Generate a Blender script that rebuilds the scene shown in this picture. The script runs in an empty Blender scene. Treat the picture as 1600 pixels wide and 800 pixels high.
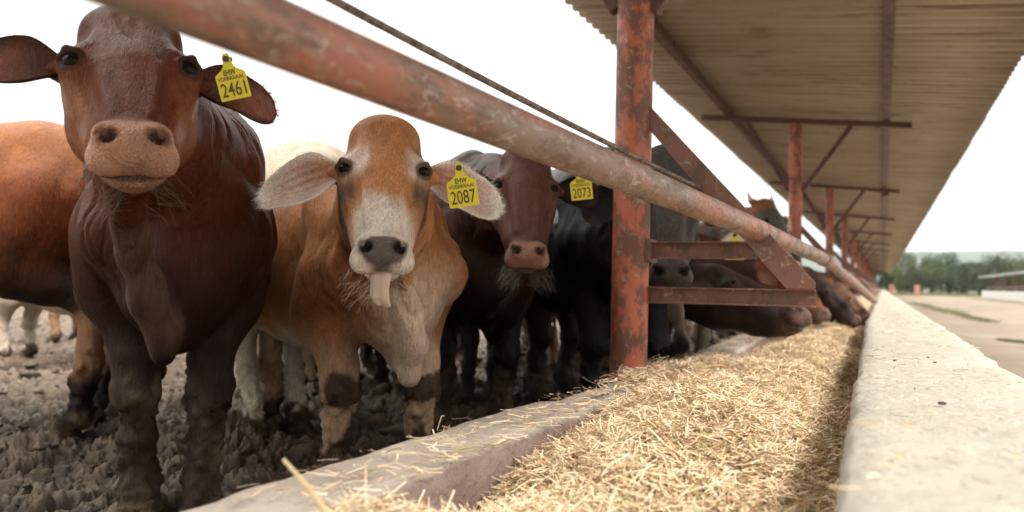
import bpy, bmesh, math, random
import numpy as np
from mathutils import Vector, Matrix

# ------------------------------------------------------------------ camera, sky, sun, exposure
sc = bpy.context.scene
COL = sc.collection
CH = 0.68                                   # camera height above the mud
FPX = 1250.0
def cam_basis(a, p, r):
    a, p, r = (math.radians(v) for v in (a, p, r))
    fw = np.array([-math.sin(a)*math.cos(p), math.cos(a)*math.cos(p), math.sin(p)])
    rt = np.array([math.cos(a), math.sin(a), 0.]); up = np.cross(rt, fw)
    return fw, rt*math.cos(r)+up*math.sin(r), -rt*math.sin(r)+up*math.cos(r)
FW, RT, UP = cam_basis(24.85, 1.83, 1.0)
CAMP = np.array([0., 0., CH])
def ray(px, py): return FW + RT*(px-800)/FPX - UP*(py-400)/FPX
def P(px, py, D): return CAMP + ray(px, py)*D
def G(px, py, z=0.0):
    d = ray(px, py); return CAMP + d*(z-CH)/d[2]

cam = bpy.data.cameras.new('camera'); camo = bpy.data.objects.new('camera', cam); COL.objects.link(camo)
M = Matrix(((RT[0], UP[0], -FW[0], 0), (RT[1], UP[1], -FW[1], 0), (RT[2], UP[2], -FW[2], CH), (0, 0, 0, 1)))
camo.matrix_world = M
cam.sensor_width = 36; cam.lens = FPX/1600*36; cam.clip_start = 0.02; cam.clip_end = 9000
cam.dof.use_dof = True; cam.dof.focus_distance = 2.05; cam.dof.aperture_fstop = 2.6
sc.camera = camo
sc.view_settings.view_transform = 'Standard'; sc.view_settings.look = 'None'
sc.view_settings.exposure = 1.4; sc.view_settings.gamma = 1; sc.view_settings.use_curve_mapping = False

SUN_EL, SUN_AZ = math.radians(48), math.radians(-20)     # azimuth: from which side the sun shines, from +X
w = bpy.data.worlds.new('World'); sc.world = w; w.use_nodes = True
nt = w.node_tree; nt.nodes.clear()
o = nt.nodes.new('ShaderNodeOutputWorld'); bg = nt.nodes.new('ShaderNodeBackground')
sky = nt.nodes.new('ShaderNodeTexSky'); sky.sky_type = 'NISHITA'; sky.sun_disc = False
sky.sun_elevation = SUN_EL; sky.sun_rotation = math.pi/2 - SUN_AZ
sky.air_density = 1.5; sky.dust_density = 4.0
tc = nt.nodes.new('ShaderNodeTexCoord'); mp = nt.nodes.new('ShaderNodeMapping'); mp.inputs['Scale'].default_value = (1, 1, 3.2)
no = nt.nodes.new('ShaderNodeTexNoise'); no.inputs['Scale'].default_value = 2.3; no.inputs['Detail'].default_value = 6
rp = nt.nodes.new('ShaderNodeValToRGB')
rp.color_ramp.elements[0].position = .3; rp.color_ramp.elements[0].color = (4.0, 4.08, 4.05, 1)
rp.color_ramp.elements[1].position = .62; rp.color_ramp.elements[1].color = (5.8, 5.5, 5.1, 1)
mx = nt.nodes.new('ShaderNodeMix'); mx.data_type = 'RGBA'; mx.inputs[0].default_value = .94
sep = nt.nodes.new('ShaderNodeSeparateXYZ'); er = nt.nodes.new('ShaderNodeMapRange')     # overcast sky: brighter towards the zenith
er.inputs['From Min'].default_value = .30; er.inputs['From Max'].default_value = .95; er.inputs['To Min'].default_value = 1.0; er.inputs['To Max'].default_value = 4.6
ml = nt.nodes.new('ShaderNodeMix'); ml.data_type = 'RGBA'; ml.blend_type = 'MULTIPLY'; ml.inputs[0].default_value = 1
L = nt.links.new
L(tc.outputs['Generated'], mp.inputs[0]); L(mp.outputs[0], no.inputs[0]); L(no.outputs[0], rp.inputs[0])
L(sky.outputs[0], mx.inputs[6]); L(rp.outputs[0], mx.inputs[7]); L(tc.outputs['Generated'], sep.inputs[0]); L(sep.outputs[2], er.inputs[0]); L(mx.outputs[2], ml.inputs[6]); L(er.outputs[0], ml.inputs[7]); 
xr = nt.nodes.new('ShaderNodeMapRange'); xr.inputs['From Min'].default_value = -.25; xr.inputs['From Max'].default_value = .12; xr.inputs['To Min'].default_value = 1.12; xr.inputs['To Max'].default_value = .86
m2 = nt.nodes.new('ShaderNodeMix'); m2.data_type = 'RGBA'; m2.blend_type = 'MULTIPLY'; m2.inputs[0].default_value = 1
L(sep.outputs[0], xr.inputs[0]); L(ml.outputs[2], m2.inputs[6]); L(xr.outputs[0], m2.inputs[7]); L(m2.outputs[2], bg.inputs[0])
bg.inputs[1].default_value = 0.1; L(bg.outputs[0], o.inputs[0])
sun = bpy.data.lights.new('sun', 'SUN'); sun.energy = 1.5; sun.angle = math.radians(14); sun.color = (1, .96, .9)
so = bpy.data.objects.new('sun', sun); COL.objects.link(so)
sd = Vector((math.cos(SUN_EL)*math.cos(SUN_AZ), math.cos(SUN_EL)*math.sin(SUN_AZ), math.sin(SUN_EL)))
so.rotation_euler = sd.to_track_quat('Z', 'Y').to_euler()

# ------------------------------------------------------------------ helpers
rnd = random.Random(7); rng = np.random.default_rng(7)
def _h(ix, iy, iz, seed):
    n = (ix.astype(np.int64)*73856093) ^ (iy.astype(np.int64)*19349663) ^ (iz.astype(np.int64)*83492791) ^ (seed*2654435761 & 0xffffffff)
    n = (n ^ (n >> 13)) & 0xffffffff; n = (n*1274126177) & 0xffffffff; n = (n ^ (n >> 16)) & 0xffffffff
    n = (n*2246822519) & 0xffffffff; n ^= n >> 13
    return (n & 0xffffff)/float(0xffffff)
def vnoise(x, y, z=None, seed=0):
    x = np.asarray(x, float); y = np.asarray(y, float); z = np.zeros_like(x) if z is None else np.asarray(z, float)
    ix, iy, iz = np.floor(x), np.floor(y), np.floor(z); fx, fy, fz = x-ix, y-iy, z-iz
    fx, fy, fz = (v*v*(3-2*v) for v in (fx, fy, fz)); r = 0
    for dx in (0, 1):
        for dy in (0, 1):
            for dz in (0, 1):
                r = r + _h(ix+dx, iy+dy, iz+dz, seed)*(fx if dx else 1-fx)*(fy if dy else 1-fy)*(fz if dz else 1-fz)
    return r*2-1
def fbm(x, y, z=None, oct=4, seed=0, gain=.5):
    a, s, t, f = 1., 0, 0, 1.
    for i in range(oct):
        s = s + a*vnoise(x*f, y*f, None if z is None else z*f, seed+i*17); t += a; a *= gain; f *= 2.03
    return s/t
def smooth(e0, e1, x):
    t = np.clip((x-e0)/(e1-e0), 0, 1); return t*t*(3-2*t)

def mesh_np(name, V, Fq, mat=None, parent=None, smooth_=True, tri=False):
    me = bpy.data.meshes.new(name); V = np.asarray(V, np.float32); Fq = np.asarray(Fq, np.int32)
    n = Fq.shape[1]
    me.vertices.add(len(V)); me.vertices.foreach_set('co', V.ravel())
    me.loops.add(Fq.size); me.loops.foreach_set('vertex_index', Fq.ravel())
    me.polygons.add(len(Fq)); me.polygons.foreach_set('loop_start', np.arange(0, Fq.size, n, dtype=np.int32))
    me.polygons.foreach_set('use_smooth', np.full(len(Fq), smooth_)); me.update(calc_edges=True); me.validate()
    if mat: me.materials.append(mat)
    ob = bpy.data.objects.new(name, me); COL.objects.link(ob)
    if parent: ob.parent = parent
    return ob
def vcol(ob, rgba, name='coat'):
    a = ob.data.color_attributes.new(name, 'FLOAT_COLOR', 'POINT'); a.data.foreach_set('color', np.asarray(rgba, np.float32).ravel())
def mesh_py(name, V, Fs, mat=None, parent=None, smooth_=False):
    me = bpy.data.meshes.new(name); me.from_pydata([tuple(v) for v in V], [], Fs)
    bm = bmesh.new(); bm.from_mesh(me); bmesh.ops.recalc_face_normals(bm, faces=bm.faces)
    for f in bm.faces: f.smooth = smooth_
    bm.to_mesh(me); bm.free()
    if mat: me.materials.append(mat)
    ob = bpy.data.objects.new(name, me); COL.objects.link(ob)
    if parent: ob.parent = parent
    return ob
def empty(name, loc, label, cat, group=None, rz=0):
    o = bpy.data.objects.new(name, None); COL.objects.link(o); o.location = loc; o.rotation_euler = (0, 0, rz)
    o.empty_display_size = .1
    tag(o, label, cat, group); return o
def tag(o, label=None, cat=None, group=None, kind=None):
    if label: o['label'] = label
    if cat: o['category'] = cat
    if group: o['group'] = group
    if kind: o['kind'] = kind
    return o
class MB:
    def __init__(s): s.V = []; s.F = []
    def add(s, V, F):
        n = len(s.V); s.V += [tuple(v) for v in V]; s.F += [tuple(i+n for i in f) for f in F]; return s
    def box(s, x0, x1, y0, y1, z0, z1):
        return s.add([(x0,y0,z0),(x1,y0,z0),(x1,y1,z0),(x0,y1,z0),(x0,y0,z1),(x1,y0,z1),(x1,y1,z1),(x0,y1,z1)],
                     [(0,3,2,1),(4,5,6,7),(0,1,5,4),(1,2,6,5),(2,3,7,6),(3,0,4,7)])
    def tube(s, pts, r, n=16, cap=True):
        pts = [Vector(p) for p in pts]; rs = r if isinstance(r, (list, tuple)) else [r]*len(pts)
        rings = []; up = None
        for i, p in enumerate(pts):
            d = (pts[min(i+1, len(pts)-1)]-pts[max(i-1, 0)]).normalized()
            if up is None: up = d.orthogonal().normalized()
            up = (up-d*up.dot(d)).normalized(); b = d.cross(up)
            rings.append([p+(up*math.cos(2*math.pi*k/n)+b*math.sin(2*math.pi*k/n))*rs[i] for k in range(n)])
        V = [v for rg in rings for v in rg]; F = []
        for i in range(len(pts)-1):
            for k in range(n): F.append((i*n+k, i*n+(k+1) % n, (i+1)*n+(k+1) % n, (i+1)*n+k))
        if cap: F.append(tuple(reversed(range(n)))); F.append(tuple(range((len(pts)-1)*n, len(pts)*n)))
        return s.add(V, F)
    def prism(s, poly, d):          # poly: list of 3D pts, d: extrusion vector
        n = len(poly); d = Vector(d); V = [Vector(p) for p in poly]; V += [v+d for v in V]
        F = [tuple(range(n)), tuple(reversed(range(n, 2*n)))]+[(i, (i+1) % n, n+(i+1) % n, n+i) for i in range(n)]
        return s.add(V, F)
    def build(s, name, mat, parent=None, smooth_=False, bevel=0):
        ob = mesh_py(name, s.V, s.F, mat, parent, smooth_)
        if bevel:
            m = ob.modifiers.new('b', 'BEVEL'); m.width = bevel; m.segments = 2; m.limit_method = 'ANGLE'
        if smooth_:
            try: ob.data.set_sharp_from_angle(angle=math.radians(40))
            except Exception: pass
        return ob

# ------------------------------------------------------------------ materials
class N:
    def __init__(s, name):
        s.m = bpy.data.materials.new(name); s.m.use_nodes = True; s.t = s.m.node_tree; s.b = s.t.nodes['Principled BSDF']
        s.c = s.t.nodes.new('ShaderNodeTexCoord')
    def link(s, a, b): s.t.links.new(a, b)
    def mapped(s, scale, rot=(0, 0, 0)):
        m = s.t.nodes.new('ShaderNodeMapping'); m.inputs['Scale'].default_value = scale; m.inputs['Rotation'].default_value = rot
        s.link(s.c.outputs['Object'], m.inputs[0]); return m.outputs[0]
    def noise(s, scale, detail=5, rough=.55, vec=None, dist=0):
        n = s.t.nodes.new('ShaderNodeTexNoise'); n.inputs['Scale'].default_value = scale; n.inputs['Detail'].default_value = detail
        n.inputs['Roughness'].default_value = rough; n.inputs['Distortion'].default_value = dist
        s.link(vec or s.c.outputs['Object'], n.inputs['Vector']); return n.outputs['Fac']
    def voro(s, scale, vec=None, feature='F1', out='Distance'):
        n = s.t.nodes.new('ShaderNodeTexVoronoi'); n.feature = feature; n.inputs['Scale'].default_value = scale
        s.link(vec or s.c.outputs['Object'], n.inputs['Vector']); return n.outputs[out]
    def ramp(s, fac, stops):
        r = s.t.nodes.new('ShaderNodeValToRGB'); e = r.color_ramp.elements
        while len(e) < len(stops): e.new(.5)
        for q, (p, c) in zip(e, stops):
            q.position = p; q.color = (*c, 1) if isinstance(c, (tuple, list)) else (c, c, c, 1)
        s.link(fac, r.inputs[0]); return r.outputs[0]
    def mix(s, f, a, b, mode='MIX'):
        m = s.t.nodes.new('ShaderNodeMix'); m.data_type = 'RGBA'; m.blend_type = mode
        for i, v in ((0, f), (6, a), (7, b)):
            if isinstance(v, (int, float)): m.inputs[i].default_value = v if i == 0 else (v, v, v, 1)
            elif isinstance(v, tuple): m.inputs[i].default_value = (*v, 1)
            else: s.link(v, m.inputs[i])
        return m.outputs[2]
    def math(s, op, a, b=0.5):
        m = s.t.nodes.new('ShaderNodeMath'); m.operation = op
        for i, v in ((0, a), (1, b)):
            if isinstance(v, (int, float)): m.inputs[i].default_value = v
            else: s.link(v, m.inputs[i])
        return m.outputs[0]
    def attr(s, name, out='Color'):
        a = s.t.nodes.new('ShaderNodeAttribute'); a.attribute_name = name; return a.outputs[out]
    def bump(s, h, strength=.3, dist=.01, prev=None):
        b = s.t.nodes.new('ShaderNodeBump'); b.inputs['Strength'].default_value = strength; b.inputs['Distance'].default_value = dist
        s.link(h, b.inputs['Height'])
        if prev: s.link(prev, b.inputs['Normal'])
        return b.outputs[0]
    def fin(s, col=None, rough=None, nrm=None, metal=0, spec=None, **kw):
        def put(i, v):
            if v is None: return
            if isinstance(v, (int, float)): s.b.inputs[i].default_value = v
            elif isinstance(v, tuple): s.b.inputs[i].default_value = (*v, 1)
            else: s.link(v, s.b.inputs[i])
        put('Base Color', col); put('Roughness', rough); put('Metallic', metal); put('Specular IOR Level', spec)
        for k, v in kw.items(): put(k.replace('_', ' '), v)
        if nrm: s.link(nrm, s.b.inputs['Normal'])
        return s.m

def m_cattle():
    n = N('cattle_coat'); a = n.attr('coat'); al = n.attr('coat', 'Alpha')
    hm_ = n.math('MULTIPLY', n.math('SUBTRACT', al, .335), 18.); hm_.node.use_clamp = True
    st = n.noise(60, 3, .6, n.mapped((3.2, 3.2, .35)))
    big = n.noise(7, 4, .6, n.mapped((1, 1, .5)))
    c = n.mix(hm_, a, n.ramp(st, [(.25, .66), (.75, 1.32)]), 'MULTIPLY')
    c = n.mix(1.0, c, n.ramp(big, [(.3, .80), (.7, 1.2)]), 'MULTIPLY')
    c = n.mix(1.0, c, n.ramp(n.noise(24, 6, .7), [(.35, .82), (.65, 1.12)]), 'MULTIPLY')
    c = n.mix(n.ramp(n.noise(48, 7, .8), [(.66, 0.), (.72, .55)]), c, (.11, .08, .055))
    b1 = n.bump(n.mix(hm_, n.voro(210), n.noise(170, 3, .6, n.mapped((1.6, 1.6, .4)))), .8, .005)
    b2 = n.bump(n.noise(22, 5, .7, n.mapped((2, 2, .5))), .5, .012, n.bump(big, .35, .02, b1))
    return n.fin(c, al, b2, spec=.15)
def m_fur():
    n = N('cattle_hair'); return n.fin(n.attr('coat'), .65, None, spec=.07)
def m_simple(name, col, rough=.6, spec=.5, metal=0): return N(name).fin(col, rough, None, metal, spec)
def m_eye():
    n = N('eye'); return n.fin((.012, .008, .006), .05, None, spec=.10)
def m_mud():
    n = N('mud'); h = n.attr('lit_tops')
    a = n.noise(5, 6, .65); b = n.noise(34, 6, .7)
    c = n.mix(a, (.034, .019, .009), (.090, .056, .030))
    c = n.mix(n.ramp(b, [(.42, 0.), (.62, .8)]), c, (.028, .017, .010))
    c = n.mix(n.math('MULTIPLY', h, .75), c, (.20, .14, .092))
    ro = n.ramp(n.noise(9, 4), [(.35, .34), (.6, .8)])
    nb = n.bump(n.noise(45, 8, .75), .9, .02); nb = n.bump(n.noise(160, 5, .7), .6, .006, nb)
    return n.fin(c, ro, nb, spec=.5)
def m_legmud():
    return None
def m_concrete(name, c0, c1, chaff=.5, dark_tone=(.22, .19, .17)):
    n = N(name); a = n.noise(3.2, 8, .65); f = n.noise(60, 6, .7)
    c = n.mix(n.ramp(a, [(.3, 0.), (.7, 1.)]), c0, c1)
    c = n.mix(n.ramp(n.noise(8, 6, .7, dist=.6), [(.52, 0.), (.72, .65)]), c, dark_tone)  # stains mottled in at random
    c = n.mix(n.ramp(f, [(.55, 0.), (.68, chaff)]), c, (.62, .53, .34))
    c = n.mix(n.ramp(n.voro(38), [(.0, .7), (.1, 0.)]), c, (.16, .11, .08))
    nb = n.bump(f, .9, .008); nb = n.bump(n.noise(14, 6, .6), .9, .02, nb)
    return n.fin(c, .88, nb, spec=.25)
def m_paint(name, c0, c1, rust=(.10, .05, .032), grey=(.30, .25, .21), worn=.5, metal=0, sc_=1.0):
    n = N(name); a = n.noise(4*sc_, 7, .7, dist=.3); b = n.noise(13*sc_, 8, .72, n.mapped((1, 1, .6)))
    c = n.mix(n.ramp(a, [(.35, 0.), (.65, 1.)]), c0, c1)
    c = n.mix(n.ramp(b, [(.62-worn*.2, 0.), (.70-worn*.2, .85)]), c, rust)
    c = n.mix(n.ramp(n.noise(22*sc_, 9, .75, dist=1), [(.56, 0.), (.66, .8)]), c, grey)
    ro = n.ramp(b, [(.4, .42), (.7, .75)])
    nb = n.bump(b, .15, .002); nb = n.bump(n.noise(90, 5, .7), .3, .002, nb)
    return n.fin(c, ro, nb, metal, .45)
def m_roof():
    n = N('roof_sheet'); a = n.noise(1.1, 6, .65, n.mapped((.5, 1.2, 1))); b = n.noise(4, 8, .75, n.mapped((.5, 1.5, 1)))
    c = n.mix(n.ramp(a, [(.35, 0.), (.65, 1.)]), (.34, .27, .185), (.44, .375, .285))
    c = n.mix(n.ramp(b, [(.52, 0.), (.72, .75)]), c, (.17, .10, .055))
    c = n.mix(n.ramp(n.noise(5, 8, .75), [(.62, 0.), (.75, .5)]), c, (.10, .065, .045))
    c = n.mix(n.ramp(n.noise(6, 6, .7, n.mapped((.12, 4.5, 1))), [(.54, 0.), (.66, .6)]), c, (.13, .085, .055))
    return n.fin(c, .6, n.bump(b, .2, .003), .25, .4)
def m_straw():
    n = N('straw'); v = n.attr('coat'); return n.fin(v, .62, None, spec=.35)
def m_feed():
    n = N('feed'); a = n.noise(4, 6, .7); b = n.noise(140, 6, .8)
    c = n.mix(n.ramp(b, [(.35, 0.), (.65, 1.)]), (.48, .33, .20), (.84, .71, .51))
    c = n.mix(n.ramp(a, [(.4, 0.), (.7, .5)]), c, (.46, .29, .16))
    nb = n.bump(b, 1.0, .02)
    return n.fin(c, .85, nb, spec=.2)
def m_road():
    n = N('yard'); a = n.noise(.35, 8, .7); b = n.noise(6, 8, .75)
    c = n.mix(n.ramp(a, [(.35, 0.), (.65, 1.)]), (.15, .115, .08), (.235, .195, .145))
    c = n.mix(n.ramp(b, [(.55, 0.), (.75, .6)]), c, (.13, .10, .07))
    return n.fin(c, .9, n.bump(b, .6, .03), spec=.2)
def m_leaf():
    n = N('leaf'); v = n.attr('coat'); return n.fin(v, .6, None, spec=.3)

MC = m_cattle(); MFUR = m_fur(); MEYE = m_eye()
M_MUD = m_mud(); M_ROAD = m_road(); M_ROOF = m_roof(); M_STRAW = m_straw(); M_FEED = m_feed(); M_LEAF = m_leaf()
def m_curb():
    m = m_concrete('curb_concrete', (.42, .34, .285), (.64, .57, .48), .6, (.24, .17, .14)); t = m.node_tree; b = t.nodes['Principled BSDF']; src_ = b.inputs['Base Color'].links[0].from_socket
    at = t.nodes.new('ShaderNodeAttribute'); at.attribute_name = 'dark_tone'; mx_ = t.nodes.new('ShaderNodeMix'); mx_.data_type = 'RGBA'; mx_.inputs[7].default_value = (.20, .125, .105, 1)
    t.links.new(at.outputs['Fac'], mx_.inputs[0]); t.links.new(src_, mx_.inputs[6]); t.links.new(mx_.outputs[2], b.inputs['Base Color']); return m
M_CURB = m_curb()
M_WALL = m_concrete('wall_concrete', (.49, .455, .37), (.57, .535, .45), .45, (.48, .46, .38))
M_WHITE = m_concrete('white_wall', (.55, .53, .48), (.68, .66, .6), .1)
M_POST = m_paint('post_paint', (.46, .125, .065), (.36, .095, .052), (.11, .06, .042), (.38, .29, .22), .85)
def m_pipe():
    n = N('pipe_paint'); a = n.noise(3, 7, .7, n.mapped((3, .7, 3)), .4); b = n.noise(9, 8, .72, n.mapped((3, .9, 3)))
    c = n.mix(n.ramp(a, [(.40, 0.), (.56, 1.)]), (.33, .13, .09), (.21, .15, .115)); c = n.mix(n.ramp(b, [(.50, 0.), (.60, .8)]), c, (.13, .09, .065))
    c = n.mix(n.ramp(n.noise(26, 9, .75, n.mapped((2, 1, 2)), 1), [(.54, 0.), (.64, .8)]), c, (.46, .39, .33))
    return n.fin(c, n.ramp(b, [(.4, .4), (.7, .75)]), n.bump(n.noise(90, 5, .7), .35, .002), 0, .4)
M_PIPE = m_pipe()
M_IRON = m_paint('bracket_paint', (.20, .085, .058), (.15, .075, .052), (.10, .055, .04), (.36, .29, .22), .6)
M_BEAM = m_paint('beam_paint', (.085, .032, .026), (.12, .045, .035), (.05, .03, .025), (.16, .10, .08), .4)
M_PINK = m_simple('pillar_paint', (.42, .19, .14), .8)
M_CABLE = N('wire_rope'); _b = M_CABLE.noise(60, 4); M_CABLE = M_CABLE.fin(M_CABLE.ramp(_b, [(.4, (.12, .09, .075)), (.65, (.27, .22, .18))]), .5, None, .5)
M_TAG = m_simple('tag_plastic', (.72, .60, .035), .45); M_INK = m_simple('tag_ink', (.10, .075, .02), .7); M_PIN = m_simple('tag_pin', (.03, .03, .03), .4)
# ------------------------------------------------------------------ ground, hills
def structure(ob): ob['kind'] = 'structure'; return ob
def mud_h(x, y):
    r = np.hypot(x, y)
    clod = 1-np.abs(fbm(x*11, y*11, None, 4, 5, .6)); pit = fbm(x*3.1, y*3.1, None, 3, 9)
    fine = fbm(x*26, y*26, None, 3, 23, .6)
    q = np.clip(vnoise(x*11, y*11, None, 31)*1.6+.3, 0, 1)
    rdg = np.abs(vnoise(x*24+2*pit, y*24, None, 33)); r2 = np.abs(vnoise(x*50, y*50+2*pit, None, 34))
    hgt = .085*(clod-.75)+.05*pit+.022*fine+.03*q+.035*(.4-np.clip(rdg, 0, .5))*-1.4+.016*(.3-np.clip(r2, 0, .4))*-1.5
    return hgt*smooth(60, 5, r)*(1-.75*smooth(-1.35, -.95, x))
nr, na = 1150, 900
rr = .9*np.exp(np.linspace(0, math.log(90/.9), nr)); aa = np.radians(np.linspace(92, 176, na))
RR, AA = np.meshgrid(rr, aa, indexing='ij'); X = RR*np.cos(AA); Y = RR*np.sin(AA)
X = np.minimum(X, -.86)
Z = mud_h(X, Y)
lit_tops = smooth(-.005, .05, Z+.025*fbm(X*20, Y*20, None, 2, 77))  # raised mud lightened, pits left dark: relief light painted into the colour
idx = np.arange(nr*na).reshape(nr, na)
Fq = np.stack([idx[:-1, :-1], idx[1:, :-1], idx[1:, 1:], idx[:-1, 1:]], -1).reshape(-1, 4)
mud = structure(mesh_np('mud_ground', np.stack([X, Y, Z], -1).reshape(-1, 3), Fq, M_MUD))
vcol(mud, np.repeat(lit_tops.reshape(-1, 1), 4, 1), 'lit_tops')
# one wide earth sheet under everything
GZ = -0.12
def m_earth():
    n = N('earth'); a = n.noise(.05, 8, .7); b = n.noise(1.2, 8, .75)
    c = n.mix(n.ramp(a, [(.4, 0.), (.6, 1.)]), (.30, .25, .19), (.19, .18, .10))
    return n.fin(n.mix(n.ramp(b, [(.5, 0.), (.7, .5)]), c, (.14, .12, .07)), .95, None, spec=.2)
structure(MB().box(-4000, 4000, -200, 6000, GZ-1.2, GZ-.06).build('earth_ground', m_earth()))
# yard to the right of the trough: dusty drive with worn patches
nx, ny = 160, 420
xs = .30+(np.linspace(0, 1, nx)**2)*60; ys = -3+(np.linspace(0, 1, ny)**2)*135
X, Y = np.meshgrid(xs, ys, indexing='ij')
Z = GZ+.025*fbm(X*.8, Y*.5, None, 3, 3)+.012*fbm(X*5, Y*5, None, 3, 4)-.03*smooth(1.2, 2.2, X)*smooth(4.2, 3, X)
idx = np.arange(nx*ny).reshape(nx, ny)
Fq = np.stack([idx[:-1, :-1], idx[1:, :-1], idx[1:, 1:], idx[:-1, 1:]], -1).reshape(-1, 4)
structure(mesh_np('dirt_road', np.stack([X, Y, Z], -1).reshape(-1, 3), Fq, M_ROAD))
# hills
def hills(name, y0, hh, seed, colr):
    n = 260; xs = np.linspace(-3200, 3200, n); rows = []
    for k in range(14):
        t = k/13; y = y0+t*900
        z = GZ-.5+hh*math.sin(t*math.pi/2)*(1+.45*fbm(xs/900., xs*0+k*.08, None, 4, seed)+.02*fbm(xs/40., xs*0+k, None, 2, seed+5))
        rows.append(np.stack([xs, np.full(n, y), z], -1))
    V = np.concatenate(rows); idx = np.arange(n*14).reshape(14, n)
    Fq = np.stack([idx[:-1, :-1], idx[:-1, 1:], idx[1:, 1:], idx[1:, :-1]], -1).reshape(-1, 4)
    nn = N(name); a = nn.noise(.02, 8, .7)
    m = nn.fin(nn.mix(nn.ramp(a, [(.35, 0.), (.65, 1.)]), *colr), .95, None, spec=.1)
    return structure(mesh_np(name, V, Fq, m))
hills('hills', 1300, 104, 3, ((.045, .065, .045), (.08, .10, .07)))

# grass strips and weeds
def grass_patch(name, n, area, hgt, seed, label=None):
    r = np.random.default_rng(seed); V = []; C = []; F = []
    cx, cy = area(r, n); a = r.uniform(0, 6.28, n); h = r.uniform(.5, 1, n)*hgt; wd = h*.12
    dx, dy = np.cos(a)*wd, np.sin(a)*wd; lx, ly = r.normal(0, .3, n)*h, r.normal(0, .3, n)*h
    p0 = np.stack([cx-dx, cy-dy, np.full(n, GZ-.03)], -1); p1 = np.stack([cx+dx, cy+dy, np.full(n, GZ-.03)], -1); p2 = np.stack([cx+lx, cy+ly, GZ+h], -1)
    V = np.stack([p0, p1, p2], 1).reshape(-1, 3); F = np.arange(3*n).reshape(-1, 3)
    col = np.array([.12, .135, .06])*r.uniform(.6, 1.4, (n, 1))+r.uniform(0, .06, (n, 1))*np.array([1, .8, .3])
    ob = mesh_np(name, V, F, M_LEAF, smooth_=False); vcol(ob, np.concatenate([np.repeat(col, 3, 0), np.ones((3*n, 1))], 1))
    ob['kind'] = 'stuff'; tag(ob, label, 'grass'); return ob
def strip(px0, py0, px1, py1, wpx):
    a, b = G(px0, py0, GZ), G(px1, py1, GZ)
    def f(r, n):
        t = r.uniform(0, 1, n); k = np.sin(t*3.14)*.8+.2
        dx, dy = b[0]-a[0], b[1]-a[1]; l = math.hypot(dx, dy)
        s = r.normal(0, .4, n)*wpx*k*(1+.6*np.sin(t*14))
        return a[0]+dx*t-dy/l*s+r.normal(0, .04, n), a[1]+dy*t+dx/l*s
    return f
grass_patch('grass_strip', 9000, strip(1425, 473, 1550, 503, .8), .045, 1, 'low green grass strip along the dirt drive beside the trough wall')
grass_patch('grass_tuft', 900, strip(1560, 530, 1606, 534, .12), .035, 2, 'small green grass patch at the right edge of the drive')
grass_patch('grass_verge', 30000, lambda r, n: (r.uniform(-3, 17, n), 104+r.uniform(0, 9, n)), .35, 3, 'rough grass verge below the distant trees')

# ------------------------------------------------------------------ feed trough
CT = CH-.345                       # inner curb top
WT = CH-.22                        # outer wall top
Y0, Y1 = -2.5, 97
trough = empty('feed_trough', (0, 0, 0), 'long concrete feed trough filled with chopped straw running under the shed', 'feed trough')
def ygrid(ylist): return np.array(ylist)
ya = np.concatenate([np.arange(-2.5, 9, .03), np.arange(9, 30, .15), np.arange(30, 97.1, 1.)])
def loft_strip(name, prof, amp, seed, mat, chips=.0):
    # prof(y)-> list of (x,z), closed outline; noise on the points
    rows = []; n = None
    for y in ya:
        pr = prof(y); n = len(pr); rows.append([(x, y, z) for x, z in pr])
    V = np.array(rows).reshape(-1, 3); f = amp
    V[:, 0] += f*fbm(V[:, 0]*9, V[:, 1]*7, V[:, 2]*9, 4, seed, .6); V[:, 2] += .7*f*fbm(V[:, 0]*9+50, V[:, 1]*7, V[:, 2]*9, 4, seed+3, .6)
    m = len(ya); idx = np.arange(m*n).reshape(m, n); nxt = np.roll(idx, -1, 1)
    Fq = np.stack([idx[:-1], nxt[:-1], nxt[1:], idx[1:]], -1).reshape(-1, 4)
    ob = mesh_np(name, V, Fq, mat, trough); return ob
def dens(pts, step=.03):
    out = []
    for i in range(len(pts)):
        a, b = np.array(pts[i]), np.array(pts[(i+1) % len(pts)]); k = max(1, int(np.hypot(*(b-a))/step))
        out += [tuple(a+(b-a)*j/k) for j in range(k)]
    return out
xin = lambda y: -.72+.04*min(max((y-1.2)/3, 0), 1)+.012*math.sin(y*2.1)
curbp = dens([(-.93, -.2), (-.935, CT-.03), (-.91, CT-.004), (-.712, CT), (-.695, CT-.012), (-.685, -.1)])
curbp0 = np.array(curbp)
def cprof(y):
    d = xin(y)+.70
    return [(x+(d if x > -.8 else 0)+(.03 if x < -.8 and y > 2.2 else 0), z+.012*math.sin(y*1.3+.4)*(z > .2)) for x, z in curbp]
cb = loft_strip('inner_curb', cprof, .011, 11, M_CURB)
cv = np.empty(len(cb.data.vertices)*3); cb.data.vertices.foreach_get('co', cv); cv = cv.reshape(-1, 3)
side = np.tile(np.array([1. if (x > -.70 and z < CT-.008) else 0. for x, z in curbp]), len(ya))      # trough-side face of the curb, tinted darker brown
vcol(cb, np.repeat((side*np.clip(.72+.5*fbm(cv[:, 0]*6, cv[:, 1]*6, cv[:, 2]*9, 4, 19), 0, 1))[:, None], 4, 1), 'dark_tone')
wl = lambda y: -.045-.05*min(max((y-1)/5, 0), 1)
wr = lambda y: .335-.03*min(max((y-6)/20, 0), 1)
wallp = dens([(-.02, -.2), (0, WT-.012), (.012, WT), (.30, WT), (.328, WT-.012), (.34, -.2)], .035)
loft_strip('outer_wall', lambda y: [((wl(y) if x < .15 else wr(y)-.33)+x, z) for x, z in wallp], .014, 21, M_WALL)
MB().box(-.8, .05, -2.4, 96.9, -.15, -.02).build('trough_floor', M_CURB, trough)

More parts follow.
